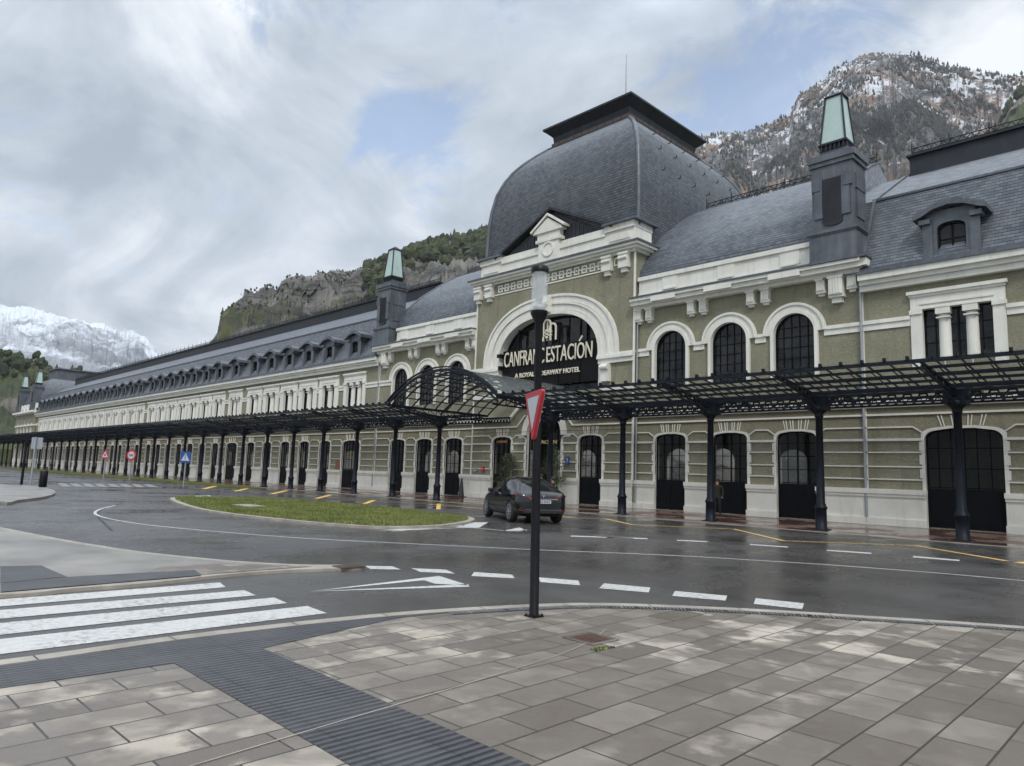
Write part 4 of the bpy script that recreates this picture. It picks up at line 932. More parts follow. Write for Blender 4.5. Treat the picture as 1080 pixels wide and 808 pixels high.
em.stripY([(.80,9.98)]+arc(.48,10.72,.32,.36,0,180,12)+[(.16,10.6)],[(.69,9.98)]+arc(.48,10.72,.21,.25,0,180,12)+[(.27,10.6)],yE-.035,yE+.026)
for z in (10.32,10.52): em.box(-.5,.42,yE-.05,yE+.02,z-.04,z+.04)
em.box(-.52,-.42,yE-.03,yE+.02,10.5,10.95); em.box(-.1,.1,yE-.05,yE+.02,10.15,10.7); em.box(-.05,.0,yE+.02,-.04,10.0,11.3)
em.build('emblem','letter',SG)
# small lettering over the entrance
E_=empty('entrance_lettering',(XC,32,0),'dim gold lettering on the dark glass over the main entrance','sign'); text('ESTACION',-.9,1.0,3.62,3.84,-.18,'gold',E_,off=.01)
E2=empty('door_lettering',(XC-3.66,32,0),'small orange lettering above the door left of the main entrance','sign'); text('CANFRANC',-.45,.5,3.72,3.84,-.26,'orange',E2)
# ================================================================ STREET OBJECTS
lb=G(563,653)
LP=empty('street_lamp',(lb[0],lb[1],.03),'tall black lamp post with a clear glass cylinder head on the paving','street lamp')
m_=MB(); m_.lathe((0,0,0),[(.060,0),(.060,.02),(.054,.03),(.053,1.2),(.048,2.0),(.043,3.22),(.050,3.24),(.050,3.40),(.095,3.50),(.104,3.52),(.104,3.55)],20); m_.build('pole','black',LP)
m_=MB(); m_.box(-.08,.08,-.08,.08,0,.012); LP.rotation_euler=(R(.2),R(-.85),0)
for a in range(4): m_.tube((.09*math.cos(a*PI/2+.78),.09*math.sin(a*PI/2+.78),.0),(.09*math.cos(a*PI/2+.78),.09*math.sin(a*PI/2+.78),.03),.012,.012,6)
m_.build('base_plate','black',LP)
m_=MB(); m_.tube((0,0,3.55),(0,0,4.03),.098,.098,24); m_.build('lamp_glass','lampglass',LP)
m_=MB(); m_.lathe((0,0,0),[(.03,3.51),(.06,3.56),(.085,3.60),(.06,3.62),(.02,3.66)],14); m_.tube((0,0,3.6),(0,0,3.99),.03,.022,10); m_.box(-.04,.04,-.02,.02,3.68,3.92); m_.build('lamp_core','steel',LP)
m_=MB(); m_.lathe((0,0,0),[(.106,4.025),(.108,4.04),(.108,4.09),(.09,4.11)],24); m_.build('lamp_cap','black',LP)
# give way sign, seen nearly edge on
def rtri(w,h,r,inv=False,n=5):
    V=[(-w/2,h/2),(w/2,h/2),(0,-h/2)]; out_=[]
    for i in range(3):
        p=Vector(V[i]); a=(Vector(V[i-1])-p).normalized(); b=(Vector(V[(i+1)%3])-p).normalized()
        p0=p+a*r; p1=p+b*r
        for k in range(n+1): t=k/n; q=p0*(1-t)**2+p*2*t*(1-t)+p1*t*t; out_.append((q.x,q.y))
    return out_ if not inv else [(x,-y) for x,y in out_]
def signplate(name,loc,rz,label,cat,layers,group=None):
    o=empty(name,loc,label,cat,group,rz)
    for nm,poly,mat,y0,y1 in layers: mb=MB(); mb.prismY(poly,y0,y1); mb.build(nm,mat,o)
    return o
YS=signplate('give_way_sign',(lb[0]-.02,lb[1]-.075,2.30),R(-28),'red and white give way triangle fixed to the lamp post','road sign',[('plate',rtri(.66,.60,.07),'red',-.02,.02),('white_field',[(x,z+.035) for x,z in rtri(.43,.39,.02)],'signw',-.026,-.018),('plate_back',rtri(.62,.56,.06),'signgrey',.02,.028)])
c_=MB(); c_.box(-.08,.08,.02,.05,-.06,-.02); c_.box(-.08,.08,.02,.05,.12,.16); c_.build('clamp','steel',YS)
# distant posts and signs
def post(name,b,h,r,mat,label,cat):
    o=empty(name,(b[0],b[1],0),label,cat); mb=MB(); mb.tube((0,0,0),(0,0,h),r,r,10); mb.build('pole',mat,o); return o
TS=post('warning_sign',G(109,505.5),2.75,.07,'steel','red and white triangular warning sign on a grey pole at the far verge','road sign')
TS.rotation_euler=(0,0,R(30)); 
mb=MB(); mb.prismY([(x,z+2.35) for x,z in rtri(1.05,.92,.1,True)],-.1,-.08); mb.build('plate','red',TS); mb=MB(); mb.prismY([(x,z+2.30) for x,z in rtri(.66,.56,.04,True)],-.106,-.098); mb.build('white_field','signw',TS)
mb=MB(); mb.prismY([(-.1,2.14),(.1,2.14),(.03,2.36),(-.03,2.36)],-.112,-.104); mb.build('symbol','signblack',TS)
CS=post('round_sign',G(136.5,506.3),2.6,.07,'steel','round red ringed sign with black figures on a grey pole before the columns','road sign'); CS.rotation_euler=(0,0,R(35))
mb=MB(); mb.prismY(arc(0,2.3,.5,.5,0,360,28)[:-1],-.1,-.08); mb.build('plate','red',CS); mb=MB(); mb.prismY(arc(0,2.3,.34,.34,0,360,28)[:-1],-.106,-.098); mb.build('white_field','signw',CS)
text('200',-.24,.24,2.2,2.4,-.11,'signblack',CS,'figures',.004,.02)
BS=post('crossing_sign',G(193.5,513.2),2.45,.06,'steel','blue square pedestrian crossing sign on a grey pole','road sign'); BS.rotation_euler=(0,0,R(38))
mb=MB(); mb.box(-.40,.40,-.1,-.08,1.75,2.55); mb.build('plate','blue',BS); mb=MB(); mb.prismY([(x,z+2.17) for x,z in rtri(.66,.56,.02,True)],-.106,-.098); mb.build('white_field','signw',BS)
mb=MB(); mb.tube((0,-.11,2.3),(0,-.107,2.3),.04,.04,8); mb.bar((0,-.11,2.27),(0,-.11,2.1),.05,.01); mb.bar((0,-.11,2.12),(-.09,-.11,1.95),.035,.01); mb.bar((0,-.11,2.12),(.08,-.11,1.95),.035,.01); mb.bar((-.08,-.11,2.15),(.08,-.11,2.2),.03,.01); mb.build('symbol','signblack',BS)
FB=post('sign_backside',G(32,511.5),3.0,.055,'signgrey','grey road sign seen from behind on the far traffic island','road sign'); FB.rotation_euler=(0,0,R(38)); mb=MB(); mb.box(-.34,.44,.06,.09,2.25,2.98); mb.build('plate','signgrey',FB)
DPo=post('dark_post',G(22.5,510.8),2.65,.08,'black','slim dark post on the far traffic island','post'); mb=MB(); mb.tube((0,0,2.4),(0,0,2.65),.12,.12,10); mb.build('head','black',DPo)
lbn=empty('litter_bin',(*G(44.5,515.8),0.10),'black cylindrical litter bin on the far traffic island','litter bin'); mb=MB(); mb.lathe((0,0,0),[(.16,0),(.20,.03),(.20,.86),(.17,.9)],16); mb.build('body','black',lbn); mb=MB(); mb.tube((0,.12,.9),(0,.12,1.12),.03,.03,8); mb.bar((0,.12,1.1),(0,-.05,1.1),.05); mb.build('handle','black',lbn)
# manhole cover on plaza
mc=empty('drain_cover',(*G(623,677.5),.0365),'small square rusty iron cover set in the paving','cover',None,R(88.5)); mb=MB(); mb.box(-.16,.16,-.16,.16,-.01,.004)
for k in range(-3,4):
    mb.box(-.14,.14,k*.04-.008,k*.04+.008,.004,.009)
mb.build('lid','rust',mc); mb=MB(); mb.stripY([(-.2,-.2),(.2,-.2),(.2,.2),(-.2,.2),(-.2,-.2)],[(-.165,-.165),(.165,-.165),(.165,.165),(-.165,.165),(-.165,-.165)],-.002,.006); fo_=mb.build('rim','concrete',mc); fo_.rotation_euler=(PI/2,0,0)
w0_=G(636,688); grass_patch('weeds',[(w0_[0]-.04,w0_[1]-.12),(w0_[0]+.02,w0_[1]-.12),(w0_[0]+.03,w0_[1]+.14),(w0_[0]-.03,w0_[1]+.14)],.032,70,.006,.02,'tuft of weeds growing in a paving joint by the iron cover')
mc2=empty('drain_cover',(*G(368,600.8),.055),'rusty iron cover at the pointed end of the left traffic island','cover'); mb=MB(); mb.box(-.16,.16,-.22,.22,-.01,.006)
for k in range(-4,5): mb.box(-.14,.14,k*.045-.01,k*.045+.01,.006,.011)
mb.build('lid','brownf',mc2)
mc3=empty('drain_cover',(*G(636,565.5),.008),'dull iron cover flush with the asphalt beside the centre dashes','cover'); mb=MB(); mb.lathe((0,0,0),[(.34,-.01),(.34,.004),(.30,.007)],20); mb.build('lid','brownf',mc3)
# wall mounted things
def wl(name,dx,z,label,cat,y=0): return empty(name,(XC+dx,32+y,z),label,cat)
o=wl('wall_plaque',-23.95,2.05,'terracotta coloured plaque on the wall between two doors','plaque',-.06); mb=MB(); mb.prismY([(-.28,-.35),(.28,-.35),(.28,.3),(.12,.42),(-.12,.42),(-.28,.3)],-.05,0); mb.build('plaque','brick',o)
o=wl('alarm_box',-5.35,1.98,'small red box on the wall left of the entrance','box',-.27); mb=MB(); mb.box(-.12,.12,-.12,0,-.17,.17); mb.build('body','red',o); mb=MB(); mb.box(-.04,.04,-.125,-.118,-.02,.08); mb.build('mark','signw',o)
o=wl('meter_box',-6.1,1.98,'small grey box beside the red box on the wall','box',-.27); mb=MB(); mb.box(-.15,.15,-.1,0,-.15,.15); mb.build('body','signgrey',o)
o=wl('wall_sign',2.02,2.62,'small blue sign with a white mark on the wall right of the main entrance','sign',-.33); mb=MB(); mb.box(-.16,.16,-.03,0,-.24,.24); mb.build('plate','blue',o); mb=MB(); mb.box(-.03,.03,-.036,-.028,.0,.14); mb.bar((-.06,-.034,-.12),(.07,-.034,0),.03,.01,(0,1,0)); mb.build('mark','signw',o)
cab=MB()
for k,(px,py) in enumerate(((550,461),(598.5,459.5))):
    d=ray(px,py); t=31.45/d.y; p=d*t; o=empty('flood_light',(p.x,31.45,CH+p.z),['small white light hung on the wire left of the main entrance','small white light hung on the wire right of the main entrance'][k],'light'); mb=MB(); mb.box(-.22,.22,-.06,.06,-.06,.05); mb.build('body','signw',o)
mb=MB(); mb.tube((XC-6.2,31.45,4.34),(XC+6.4,31.45,4.36),.012,.012,6); tag(mb.build('light_wire','black'),'thin black wire stretched across the entrance front','wire')
cn=empty('closed_parasol_cone',(XC-6.75,31.1,.13),'tall slim dark cone standing by the wall left of the car','cone'); mb=MB(); mb.lathe((0,0,0),[(.26,0),(.25,.03),(.2,.05),(.07,1.15),(.05,1.22)],14); mb.build('cone','coatr' if False else 'plastic',cn); mb=MB(); mb.box(-.27,.27,-.27,.27,-.0,.03); mb.build('foot','plastic',cn)
# ---- planted shrubs in dark pots beside the entrance
def shrub(x,y,h,label,seed,w=.5):
    rnd=random.Random(seed); o=empty('potted_shrub',(x,y,.13),label,'potted plant','potted shrubs flanking the entrance')
    mb=MB(); mb.lathe((0,0,0),[(.22,0),(.24,.03),(.34,.86),(.36,.88),(.36,.93),(.31,.93),(.30,.86)],16); mb.build('pot','plastic',o)
    t=MB(); t.tube((0,0,.8),(0,.02,h*.93),.05,.012,8)
    lf=MB()
    for k in range(95):
        z=.95+(h-1.0)*(k/95)**.9; rr=w*(1-(z-.9)/(h-.7))**.75*(.75+.5*rnd.random())+.04; a=rnd.uniform(0,6.28); 
        end=Vector((rr*math.cos(a),rr*math.sin(a),z+rnd.uniform(.0,.18))); t.tube((0,0,z-.1),end,.012,.004,4)
        for j in range(30):
            f=rnd.uniform(.25,1.1); p=Vector((0,0,z-.1)).lerp(end,f)+Vector([rnd.gauss(0,.055) for _ in range(3)]); s_=rnd.uniform(.025,.055)
            d1=Vector([rnd.gauss(0,1) for _ in range(3)]).normalized()*s_; d2=Vector([rnd.gauss(0,1) for _ in range(3)]).normalized()*s_*.6
            lf.add([p-d1,p+d2,p+d1,p-d2],[(0,1,2,3)])
    t.build('trunk','wood',o); lf.build('foliage','leafd',o,fix=False); return o
shrub(XC-2.35,31.15,2.9,'dark leafy potted shrub left of the main entrance, half hidden by the car',3,.95)
shrub(XC+1.75,30.7,3.2,'dark leafy potted shrub right of the main entrance under the blue sign',5,.85)
# ================================================================ CAR
CR=empty('parked_car',(-19.2,19.35,0),'glossy black electric hatchback parked before the hotel entrance','car',None,R(154))
# half sections: (x, [(y,z) from bottom centre to roof centre])
def sec(w,zb,zs,wb,zr,wr): # width at belt, sill z, belt z, roof z, roof half width
    return [(0,zb),(w*.80,zb),(w*.97,zb+.08),(w*1.0,zb+(zs-zb)*.45),(w*.985,zs-.08),(w*.93,zs),(wr+(w*.93-wr)*.45,zs+(zr-zs)*.55),(wr,zr-.05),(wr*.62,zr-.008),(0,zr)]
S_=[(-2.36,sec(.62,.42,.80,0,.86,.50)),(-2.30,sec(.84,.30,.98,0,1.06,.66)),(-2.12,sec(.93,.25,1.06,0,1.14,.70)),(-1.75,sec(.955,.22,1.07,0,1.33,.64)),(-1.35,sec(.96,.20,1.05,0,1.49,.62)),(-.7,sec(.96,.19,1.0,0,1.61,.61)),(-.1,sec(.955,.19,.98,0,1.625,.60)),(.45,sec(.955,.19,.97,0,1.58,.58)),(.95,sec(.95,.19,.97,0,1.36,.60)),(1.3,sec(.945,.20,.96,0,1.10,.66)),(1.75,sec(.93,.22,.88,0,.98,.66)),(2.1,sec(.86,.24,.74,0,.85,.60)),(2.33,sec(.66,.34,.56,0,.64,.46))]
bd=MB(); nS=len(S_[0][1]); pts=[]; full=lambda h:[(y,z) for y,z in h]+[(-y,z) for y,z in h[-2:0:-1]]
rings=[[(x,y,z) for y,z in full(h)] for x,h in S_]; nr_=len(rings[0])
for r_ in rings: pts+=r_
fs=[]
for i in range(len(rings)-1):
    for k in range(nr_): fs.append((i*nr_+k,i*nr_+(k+1)%nr_,(i+1)*nr_+(k+1)%nr_,(i+1)*nr_+k))
fs.append(tuple(range(nr_))); fs.append(tuple(range((len(rings)-1)*nr_,len(rings)*nr_))[::-1])
bd.add(pts,fs,None,True); B=bd.build('body','carp',CR)
B.data.materials.append(MT['carg']); B.data.materials.append(MT['plastic'])
for p in B.data.polygons:
    c=p.center
    k=None
    if c.z>1.04 and -2.0<c.x<1.25: p.material_index=1
    if c.z<.30: p.material_index=2
    if c.z>1.55 and abs(c.y)<.5: p.material_index=1
sub=B.modifiers.new('s','SUBSURF'); sub.levels=2; sub.render_levels=2
# cut wheel arches with real holes
for x in (-1.45,1.45):
    for s in (-1,1):
        a=MB(); a.tube((x,s*.70,.36),(x,s*1.1,.36),.40,.40,28,False); ao=a.build('wheel_arch_cutter','plastic',CR); 
        bo_=B.modifiers.new('b','BOOLEAN'); bo_.operation='DIFFERENCE'; bo_.solver='EXACT'; bo_.object=ao; ao.hide_render=True
bpy.context.view_layer.update(); dg_=bpy.context.evaluated_depsgraph_get(); me=bpy.data.meshes.new_from_object(B.evaluated_get(dg_)); B.modifiers.clear(); B.data=me
for o in [o for o in bpy.data.objects if o.name.startswith('wheel_arch_cutter')]: bpy.data.objects.remove(o)
wt=MB(); wt.lathe((0,0,0),[(.20,-.12),(.335,-.12),(.36,-.08),(.362,0),(.36,.08),(.335,.12),(.26,.125)],32)
wr=MB(); wr.lathe((0,0,0),[(.255,.06),(.262,.10),(.262,.128),(.245,.128),(.24,.07),(.03,.075)],32)
for k in range(10):
    a=k*PI/5; wr.bar((.05*math.cos(a),.05*math.sin(a),.12),(.25*math.cos(a+.12),.25*math.sin(a+.12),.115),.045,.02)
wr.lathe((0,0,0),[(.06,.09),(.06,.135),(.03,.14)],12)
f0=None
for x in (-1.45,1.45):
    for s in (-1,1):
        if f0 is None:
            t0=wt.build('tyre','tyre'); r0_=wr.build('rim','alloy'); f0=True; A_,B_=t0,r0_
        else: A_,B_=dup(t0),dup(r0_)
        wh_=bpy.data.objects.new('wheel',None); col.objects.link(wh_); wh_.parent=CR; wh_.location=(x,s*.84,.362); wh_.rotation_euler=(-s*PI/2,0,0)
        A_.parent=wh_; B_.parent=wh_
def sidepanel(name,pts,mat,s,out_=.006,th=.01):
    mb=MB(); q=[]
    for x,z,y in pts: q.append((x,s*(y+out_),z))
    n=len(q); q2=[(x,y-s*th,z) for x,y,z in q]; mb.add(q+q2,[tuple(range(n)),tuple(range(n,2*n))[::-1]]+[(k,(k+1)%n,n+(k+1)%n,n+k) for k in range(n)]); return mb.build(name,mat,CR)
for s in (-1,1):
    # window line chrome-less dark trim, mirror, handles, lights
    mb=MB(); mb.box(.55,.78,*sorted((s*.93,s*1.10)),.98,1.14); o=mb.build('mirror','carp',CR); bv=o.modifiers.new('b','BEVEL'); bv.width=.04; bv.segments=3
    for x in (-.55,.35): mb=MB(); mb.box(x,x+.22,*sorted((s*.945,s*.962)),.86,.885); mb.build('door_handle','plastic',CR)
    mb=MB(); y=s*.72; mb.add([(-2.315,s*.42,.90),(-2.27,s*.70,.94),(-2.05,s*.93,.99),(-2.05,s*.93,.93),(-2.27,s*.70,.84),(-2.33,s*.42,.84)],[(0,1,2,3,4,5)]); mb.add([(-2.345,s*.42,.90),(-2.31,s*.74,.94),(-2.05,s*.955,.99),(-2.05,s*.955,.92),(-2.31,s*.74,.83),(-2.355,s*.42,.84)],[(0,1,2,3,4,5)]); mb.build('tail_light','tail',CR)
    mb=MB(); mb.box(-2.33,-2.27,*sorted((s*.55,s*.85)),.44,.47); mb.build('reflector','tail',CR)
    mb=MB(); mb.box(2.1,2.26,*sorted((s*.5,s*.8)),.62,.70); mb.build('headlight','signw',CR)
mb=MB(); mb.box(-2.405,-2.385,-.26,.26,.70,.81); pl=mb.build('licence_plate','signw',CR); mb=MB()
for k in (-.19,-.13,-.07,-.01,.07,.13,.19): mb.box(-2.408,-2.404,k-.017,k+.017,.725,.785)
mb.build('plate_characters','signblack',pl)
mb=MB(); mb.box(-2.42,-2.34,-.70,.70,.34,.50); o=mb.build('rear_bumper_trim','plastic',CR); bv=o.modifiers.new('b','BEVEL'); bv.width=.03
mb=MB(); mb.box(-2.40,-2.33,-.50,.50,.835,.855); mb.build('tail_trim','signgrey',CR)
mb=MB(); mb.box(-2.345,-2.325,-.05,.05,.955,.967); mb.add([(-2.345,-.014,.957),(-2.345,.014,.957),(-2.352,0,.89)],[(0,1,2)]); mb.build('emblem','signw',CR)
# ================================================================ PEOPLE
def person(loc,rz,label,coat,arm=False,h=1.72):
    o=empty('person',(*loc,),label,'person',None,rz); k=h/1.75
    J={'pel':(0,0,.95,.15),'wst':(0,0,1.1,.135),'chs':(0,0,1.32,.16),'nck':(0,0,1.48,.06),'hd0':(0,-.01,1.56,.075),'hd1':(0,-.01,1.64,.10),'hd2':(0,0,1.71,.075),
       'shl':(-.19,0,1.42,.065),'ell':(-.26,.02,1.16,.05),'wrl':(-.24,-.08,.94,.035),'hnl':(-.24,-.11,.85,.04),
       'shr':(.19,0,1.42,.065),'elr':(.27,.02,1.16,.05),'wrr':(.24,-.08,.94,.035),'hnr':(.24,-.11,.85,.04),
       'hil':(-.1,0,.88,.10),'knl':(-.11,-.03,.5,.065),'anl':(-.12,.02,.1,.045),'tol':(-.13,-.15,.05,.045),'hir':(.1,0,.88,.10),'knr':(.11,-.01,.5,.065),'anr':(.12,.04,.1,.045),'tor':(.13,-.13,.05,.045)}
    if arm: J.update(elr=(.34,-.12,1.25,.05),wrr=(.30,-.30,1.44,.035),hnr=(.28,-.36,1.52,.04))
    names=list(J); E_=[('pel','wst'),('wst','chs'),('chs','nck'),('nck','hd0'),('hd0','hd1'),('hd1','hd2'),('chs','shl'),('shl','ell'),('ell','wrl'),('wrl','hnl'),('chs','shr'),('shr','elr'),('elr','wrr'),('wrr','hnr'),('pel','hil'),('hil','knl'),('knl','anl'),('anl','tol'),('pel','hir'),('hir','knr'),('knr','anr'),('anr','tor')]
    me=bpy.data.meshes.new('body'); me.from_pydata([tuple(c*k for c in J[n_][:3]) for n_ in names],[(names.index(a),names.index(b)) for a,b in E_],[])
    b=bpy.data.objects.new('body',me); col.objects.link(b); md=b.modifiers.new('s','SKIN'); 
    for i,n_ in enumerate(names): me.skin_vertices[0].data[i].radius=(J[n_][3]*k,J[n_][3]*k*(.72 if n_ in('pel','wst','chs') else 1)); me.skin_vertices[0].data[i].use_root=(i==0)
    b.modifiers.new('u','SUBSURF').levels=2; b.modifiers['u'].render_levels=2
    bpy.context.view_layer.update(); dg_=bpy.context.evaluated_depsgraph_get(); m2=bpy.data.meshes.new_from_object(b.evaluated_get(dg_)); b.modifiers.clear(); b.data=m2; m2.name='body'
    m2.materials.clear()
    for q in ('skin',coat,'trous','hair'): m2.materials.append(MT[q])
    for p in m2.polygons:
        c=p.center/k; p.use_smooth=True
        hand=(c.z<.92 and abs(c.x)>.2 and c.y<-.06) or (arm and c.x>.22 and c.z>1.46)
        p.material_index=0 if (c.z>1.49 or hand) else (1 if c.z>.86 or abs(c.x)>.21 else 2)
        if c.z<.09: p.material_index=3
    b.parent=o
    hm=MB(); hm.lathe((0,.012*k,0),[(.104*k,1.62*k),(.113*k,1.68*k),(.105*k,1.74*k),(.06*k,1.79*k),(.01,1.80*k)],14); hm.add([(-.1*k,.02,1.6*k),(.1*k,.02,1.6*k),(.1*k,.11*k,1.58*k),(-.1*k,.11*k,1.58*k),(-.1*k,.02,1.7*k),(.1*k,.02,1.7*k),(.08*k,.12*k,1.7*k),(-.08*k,.12*k,1.7*k)],[(0,1,2,3),(4,5,6,7),(0,1,5,4),(1,2,6,5),(2,3,7,6),(3,0,4,7)],None,True)
    hm.build('hair','hair',b)
    fc=MB(); 
    for s in (-1,1): fc.tube((s*.035*k,-.098*k,1.655*k),(s*.035*k,-.11*k,1.655*k),.011,.009,6)
    fc.box(-.025,.025,-.108*k,-.09*k,1.588*k,1.597*k); fc.build('face_features','hair',b)
    ns=MB(); ns.add([(-.015,-.10*k,1.61*k),(.015,-.10*k,1.61*k),(0,-.132*k,1.615*k),(0,-.1*k,1.66*k)],[(0,1,2),(0,2,3),(1,3,2)]); ns.build('nose','skin',b)
    return o
pc=G(752.5,541); person((-17.2,30.2,.09),R(20),'person in a dark olive coat standing behind the third column from the right','coat')
p1=Vector((*G(585,536),0)); person((ray(583.5,500).x/ray(583.5,500).y*24.2,24.2,0),R(-60),'dark haired person with a raised forearm just beyond the right side of the car','coat',True,1.62)
person((ray(571,500).x/ray(571,500).y*26.8,26.8,.015),R(-20),'person in a dark red coat mostly hidden by the lamp post behind the car','coatr',False,1.72)
# ================================================================ MOUNTAINS
def mk_mountain(name,kind):
    M=Mat(name); sx=M.n('ShaderNodeSeparateXYZ'); M.l(M.geo.outputs['Position'],sx.inputs[0]); nz=M.n('ShaderNodeSeparateXYZ'); M.l(M.geo.outputs['Normal'],nz.inputs[0])
    if kind=='near':
        r=M.mix(M.ramp(M.noise(.05,9,.7),[(.35,0),(.65,1)]),(.065,.063,.060),(.235,.222,.205)); cr=M.noise(.03,9,.75,M.vec('pos',(1,1,3)),1.2); r=M.mix(M.ramp(cr,[(.44,0),(.50,1)]),(.035,.034,.032),r)
        g=M.mix(M.ramp(M.noise(.06,9,.7),[(.35,0),(.65,1)]),(.022,.032,.012),(.11,.115,.04)); gm=M.noise(.011,10,.72,None,.6)
        c=M.mix(M.ramp(M.math('ADD',gm,M.math('MULTIPLY',nz.outputs['Z'],.22)),[(.66,0),(.72,1)]),r,g); M.color(c).rough(.95); M.bump(M.noise(.09,9,.75),1,4.0)
    elif kind=='green':
        g=M.mix(M.ramp(M.noise(.05,9,.72),[(.35,0),(.65,1)]),(.018,.028,.012),(.085,.10,.035)); r=M.mix(M.noise(.05,8,.7),(.10,.09,.08),(.28,.25,.21)); c=M.mix(M.ramp(M.noise(.014,9,.7,None,.8),[(.54,0),(.58,.8)]),g,r); M.color(c).rough(.95); M.bump(M.noise(.09,9,.75),1,4.0)
    elif kind=='right':
        r=M.mix(M.ramp(M.noise(.02,10,.75),[(.35,0),(.65,1)]),(.030,.027,.025),(.15,.135,.12)); orange=M.ramp(M.noise(.0045,7,.65,None,.9),[(.47,0),(.54,1)]); r=M.mix(orange,r,M.mix(M.noise(.03,9,.75),(.09,.055,.034),(.36,.225,.14)))
        cr=M.noise(.012,10,.78,M.vec('pos',(1,1,.45)),1.5); r=M.mix(M.ramp(cr,[(.43,0),(.50,1)]),(.04,.04,.042),r)
        hf=M.math('DIVIDE',sx.outputs['Z'],1000)
        f=M.mix(M.ramp(M.noise(.045,9,.75),[(.4,0),(.62,1)]),(.010,.015,.010),(.05,.06,.045))
        fm=M.math('SUBTRACT',M.math('ADD',M.noise(.0062,10,.72,None,.7),M.math('MULTIPLY',nz.outputs['Z'],.10)),M.math('MULTIPLY',hf,.42))
        c=M.mix(M.ramp(fm,[(.345,0),(.385,1)]),r,f)
        sn=M.math('ADD',M.math('ADD',M.noise(.011,11,.78,None,1.0),M.math('MULTIPLY',nz.outputs['Z'],.12)),M.math('MULTIPLY',hf,.16)); c=M.mix(M.ramp(sn,[(.725,0),(.75,1)]),c,(.72,.74,.78))
        dust=M.ramp(M.noise(.08,8,.8),[(.48,0),(.60,1)]); c=M.mix(M.math('MULTIPLY',dust,M.ramp(hf,[(.44,0),(.78,.38)])),c,(.55,.57,.60))
        M.color(c).rough(.95); M.bump(M.noise(.03,10,.78),1,14.0)
    else:
        r=M.mix(M.ramp(M.noise(.008,10,.75),[(.35,0),(.65,1)]),(.13,.145,.175),(.26,.275,.30)); hf=M.math('DIVIDE',sx.outputs['Z'],1000)
        sn=M.math('ADD',M.noise(.0042,12,.74,M.vec('pos',(1,1,1.6)),.9),M.math('MULTIPLY',hf,.36)); c=M.mix(M.ramp(sn,[(.59,0),(.72,1)]),r,(.60,.64,.69))
        c=M.mix(M.ramp(M.noise(.03,8,.8),[(.55,0),(.68,.5)]),c,(.52,.55,.60)); M.color(c).rough(.9); M.bump(M.noise(.008,10,.75),.7,14.0)
    return M.m
def az_el(px,py):
    d=ray(px,py); return math.atan2(d.x,d.y),d.z/math.hypot(d.x,d.y)
class Terrain:
    def __init__(s,name,pts,dist,depth,mat,nu,nv,amp,sc_,seed,pw=1.1,jag=.0):
        s.A=[az_el(*p) for p in pts]; s.dist=dist; s.depth=depth; s.amp=amp; s.sc=sc_; s.seed=seed; s.pw=pw; s.jag=jag; s.a0,s.a1=s.A[0][0],s.A[-1][0]
        mb=MB(); p=[s.P(s.a0+(s.a1-s.a0)*i/nu,1.35*j/nv) for j in range(nv+1) for i in range(nu+1)]
        fs=[(j*(nu+1)+i,j*(nu+1)+i+1,(j+1)*(nu+1)+i+1,(j+1)*(nu+1)+i) for j in range(nv) for i in range(nu)]
        mb.add(p,fs,None,False); o=mb.build(name,mat,fix=False)
        if o.data.polygons[len(fs)//2].normal.z<0: o.data.flip_normals()
        struct(o)
    def el(s,a):
        for (a0,e0),(a1,e1) in zip(s.A,s.A[1:]):
            if a0<=a<=a1: return e0+(e1-e0)*(a-a0)/(a1-a0)
        return s.A[-1][1] if a>s.a1 else s.A[0][1]
    def P(s,a,t):
        tt=min(t,1.0); r=s.dist-s.depth*(1-t); H=(s.el(a)*s.dist+CH)
        g=tt**s.pw if t<=1 else 1-(t-1)*1.2
        x,y=r*math.sin(a),r*math.cos(a); v=Vector((x/s.sc,y/s.sc,s.seed)); 
        n_=1-abs(noise.fractal(v,.9,2.1,6)); w_=noise.fractal(v*2.3+Vector((5,3,1)),.8,2.1,7)
        env=min(1,tt*3)*(1-tt)**.5*1.6 if t<1 else min(1,(t-1)*4)
        z=H*g+s.amp*env*((n_-.75)*1.0+w_*.45)
        z+=s.jag*noise.fractal(Vector((a*900,t*3,s.seed)),.7,2.2,5)*min(1,tt*2)
        sh=s.amp*.5*w_*min(1,tt*3)
        x+=sh*math.sin(a); y+=sh*math.cos(a)
        return (x,y,max(z,-5) if t>0 else -20)
